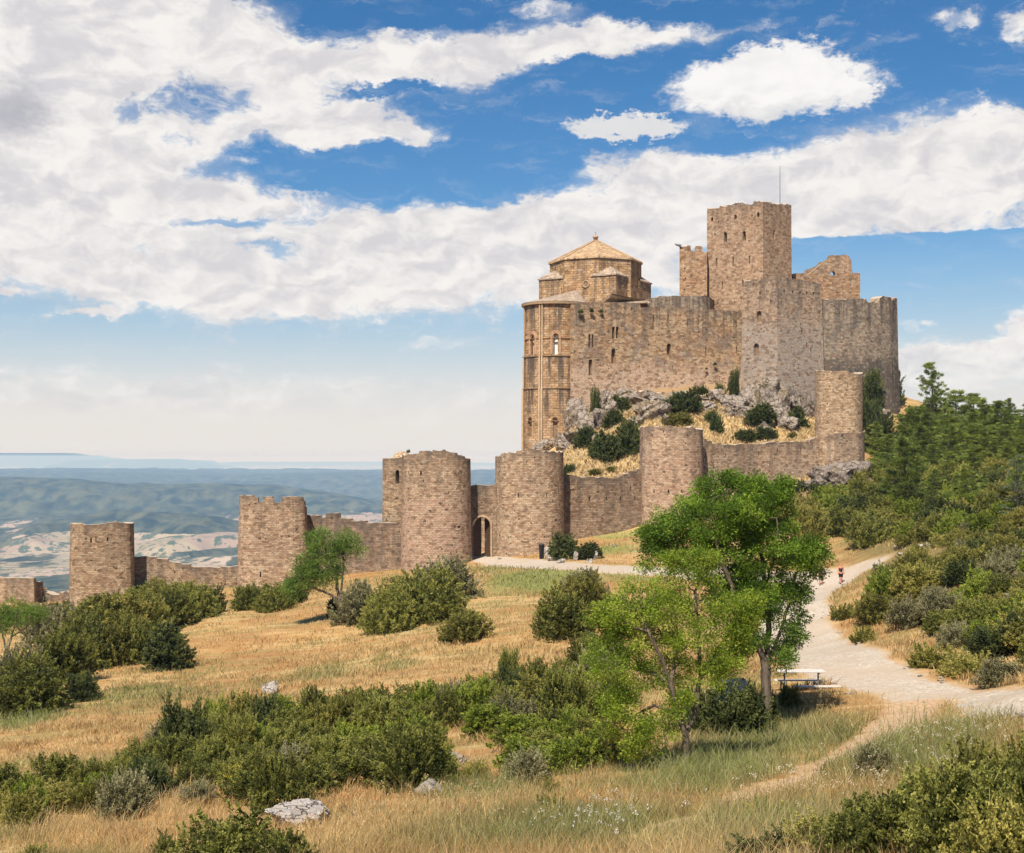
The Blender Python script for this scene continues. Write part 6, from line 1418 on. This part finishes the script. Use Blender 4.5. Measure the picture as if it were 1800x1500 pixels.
SHARP = [(1362,150,188,60,1.25,2),(1370,112,120,42,1.0,0),(1100,222,122,24,1.15,-1),(1500,160,60,30,.8,0)]
HOLE = [(800,300,250,62,1.3,3),(330,170,110,38,1.0,14),(300,235,60,25,.5,0),(430,285,120,34,1.05,8),(600,305,200,36,1.25,8),(640,170,150,12,.8,6),(215,200,30,50,.6,0),(1050,150,150,45,1.0,2),(380,392,110,13,.95,0),(480,445,90,11,.75,-6),(250,440,40,22,.45,0),
 (1600,120,110,40,.8,0),(1250,250,200,18,.5,-3),(1150,315,30,10,.3,0),(1230,30,200,22,.6,0),(700,30,180,26,.9,6),(40,190,35,20,0,0)]
def blob(vec, b):
    px, py, rx, ry, wt, sl = b; a, e = dg(px, py); k = math.degrees(1/F)
    m = s.n('ShaderNodeMapping', vector_type='TEXTURE'); s.put(m.inputs[0], vec)
    m.inputs['Location'].default_value = (a, e, 0); m.inputs['Rotation'].default_value = (0, 0, math.radians(sl)); m.inputs['Scale'].default_value = (rx*k*1.25, ry*k*1.25, 1)
    l = s.vmath('LENGTH', m.outputs[0]); return s.ramp(l, 1.08, 0.2, 0, wt*1.08)
f = None
for b in BL:
    v = blob(Q, b); f = v if f is None else s.math('ADD', f, v)
f = s.math('MINIMUM', f, 1.45)
for b in HOLE:
    if b[4]: f = s.math('SUBTRACT', f, blob(Q, b))
# flat underside of the right-hand cloud deck
under = s.math('MULTIPLY', s.ramp(s.math('ADD', dege, s.math('MULTIPLY', s.math('SUBTRACT', s.noise(st_, 2.2, 3), .5), .35)), dg(1500, 420)[1], dg(1500, 412)[1], 1, 0), s.ramp(deg, dg(1385,0)[0], dg(1400,0)[0]))
under = s.math('MULTIPLY', under, s.ramp(dege, dg(0,470)[1]-2.5, dg(0,470)[1]-0.3))
f = s.math('SUBTRACT', f, s.math('MULTIPLY', under, 1.5))
fs = None
for b in SHARP:
    v = blob(Qs, b); fs = v if fs is None else s.math('MAXIMUM', fs, v)
st3 = s.vmath('ADD', st_, s.vmath('SCALE', s.vmath('SUBTRACT', w1, (.5,.5,.5)), 3.0))
nA = s.noise(st3, 0.7, 7, 0.6); nB = s.noise(st3, 3.2, 5, 0.65)
tex = s.math('ADD', s.math('MULTIPLY', s.math('SUBTRACT', nA, .5), 2.1), s.math('MULTIPLY', s.math('SUBTRACT', nB, .5), .7))
dens = s.math('ADD', f, tex)
cover = s.ramp(dens, 0.08, 1.0)
veil = s.math('MULTIPLY', s.ramp(f, -0.05, 0.8), s.ramp(nA, 0.25, 0.7, .25, .75))
cover = s.math('MAXIMUM', cover, veil)
cs = s.ramp(s.math('ADD', fs, s.math('MULTIPLY', tex, .5)), 0.2, 0.75)
cover = s.math('MAXIMUM', cover, cs)
# streaks of thin high cloud
thin = s.math('MULTIPLY', s.ramp(s.noise(s.scalev(Q, (0.35, 1.6, 1)), 0.9, 6, 0.6), 0.5, 0.78), 0.22)
cover = s.math('MAXIMUM', cover, thin)
# shading: thick cores slightly grey below, bright tops
shn = s.noise(s.vmath('ADD', st3, (0.25, -0.45, 0)), 0.7, 7, 0.6)
relief = s.math('MULTIPLY', s.math('SUBTRACT', s.noise(st3, .6, 4, .5), s.noise(s.vmath('ADD', st3, (0.3, -0.55, 0)), .6, 4, .5)), .38)
core = s.ramp(dens, 0.9, 2.0)
relief = s.math('ADD', relief, s.math('MULTIPLY', s.math('SUBTRACT', s.noise(st3, .3, 5, .6), .5), 1.0))
gcol = s.mix(s.ramp(relief, -0.20, 0.16), (0.47, 0.46, 0.475), (0.635, 0.615, 0.595))
gcol = s.mix(s.math('MULTIPLY', core, s.ramp(nA, 0.56, 0.38, 0, .6)), gcol, (0.42, 0.415, 0.435))
gcol = s.mix(s.math('MULTIPLY', cs, .6), gcol, (0.68, 0.67, 0.66))
dkl = s.ramp(s.vmath('LENGTH', (lambda m: m)(s.vmath('MULTIPLY', s.vmath('SUBTRACT', Qs, (*dg(20, 195), 0)), (0.6, 0.75, 0)))), 1.3, 0.2, 0, .8)
gcol = s.mix(s.math('MULTIPLY', s.math('MULTIPLY', cs, .75), s.ramp(s.math('ADD', dege, s.math('MULTIPLY', s.math('SUBTRACT', nA, .5), 3.0)), dg(1360,165)[1], dg(1360,205)[1])), gcol, (0.47, 0.475, 0.49))
gcol = s.mix(dkl, gcol, (0.30, 0.30, 0.34))
# pale band towards the horizon
low = s.ramp(dege, 10.5, 1.5, 0, 0.94)
hs = s.n('ShaderNodeHueSaturation'); hs.inputs['Saturation'].default_value = 1.33; hs.inputs['Value'].default_value = 1.0; s.put(hs.inputs['Color'], sky.outputs[0])
bsk = s.n('ShaderNodeBackground'); s.put(bsk.inputs[0], hs.outputs[0]); bsk.inputs[1].default_value = 0.07
bcl = s.n('ShaderNodeBackground'); s.put(bcl.inputs[0], gcol); bcl.inputs[1].default_value = 0.98
blw = s.n('ShaderNodeBackground'); s.put(blw.inputs[0], s.mix(s.ramp(dege, 1.0, 7.5), (0.55, 0.52, 0.495), (0.31, 0.40, 0.48))); blw.inputs[1].default_value = 1.0
m1 = s.n('ShaderNodeMixShader'); s.put(m1.inputs[0], low); s.t.links.new(bsk.outputs[0], m1.inputs[1]); s.t.links.new(blw.outputs[0], m1.inputs[2])
m2 = s.n('ShaderNodeMixShader'); s.put(m2.inputs[0], s.math('MULTIPLY', cover, s.ramp(dege, 0.2, 5.0, 0.25, 1.0))); s.t.links.new(m1.outputs[0], m2.inputs[1]); s.t.links.new(bcl.outputs[0], m2.inputs[2])
s.t.links.new(m2.outputs[0], s.out.inputs[0])
w.cycles.sampling_method = 'MANUAL'; w.cycles.sample_map_resolution = 512

# the air over the plain
def hz_box():
    x, y0, y1, z0, z1 = 78000, -78000, 78000, -340, 49
    v = [(-x,y0,z0),(x,y0,z0),(x,y1,z0),(-x,y1,z0),(-x,y0,z1),(x,y0,z1),(x,y1,z1),(-x,y1,z1)]
    me = bpy.data.meshes.new('haze'); me.from_pydata(v, [], [[0,3,2,1],[4,5,6,7],[0,1,5,4],[1,2,6,5],[2,3,7,6],[3,0,4,7]]); 
    m = bpy.data.materials.new('haze_air'); m.use_nodes = True; t = m.node_tree; t.nodes.clear()
    o = t.nodes.new('ShaderNodeOutputMaterial'); vp = t.nodes.new('ShaderNodeVolumePrincipled')
    vp.inputs['Color'].default_value = (0.36, 0.61, 1.0, 1); vp.inputs['Absorption Color'].default_value = (1, 1, 1, 1); vp.inputs['Density'].default_value = 8e-5; vp.inputs['Anisotropy'].default_value = 0.0
    t.links.new(vp.outputs[0], o.inputs['Volume'])
    tag(link('haze', me, m), kind='stuff')
hz_box()
C.view_settings.view_transform = 'Standard'; C.view_settings.look = 'None'; C.view_settings.exposure = 0.58; C.view_settings.gamma = 1
cy_ = C.cycles; cy_.max_bounces = 5; cy_.diffuse_bounces = 2; cy_.glossy_bounces = 1; cy_.transmission_bounces = 3; cy_.transparent_max_bounces = 4; cy_.volume_bounces = 1
cy_.use_denoising = True
try: cy_.denoiser = 'OPENIMAGEDENOISE'; cy_.denoising_input_passes = 'RGB_ALBEDO_NORMAL'; cy_.denoising_prefilter = 'ACCURATE'
except Exception: pass
cy_.caustics_reflective = False; cy_.caustics_refractive = False; cy_.sample_clamp_indirect = 4
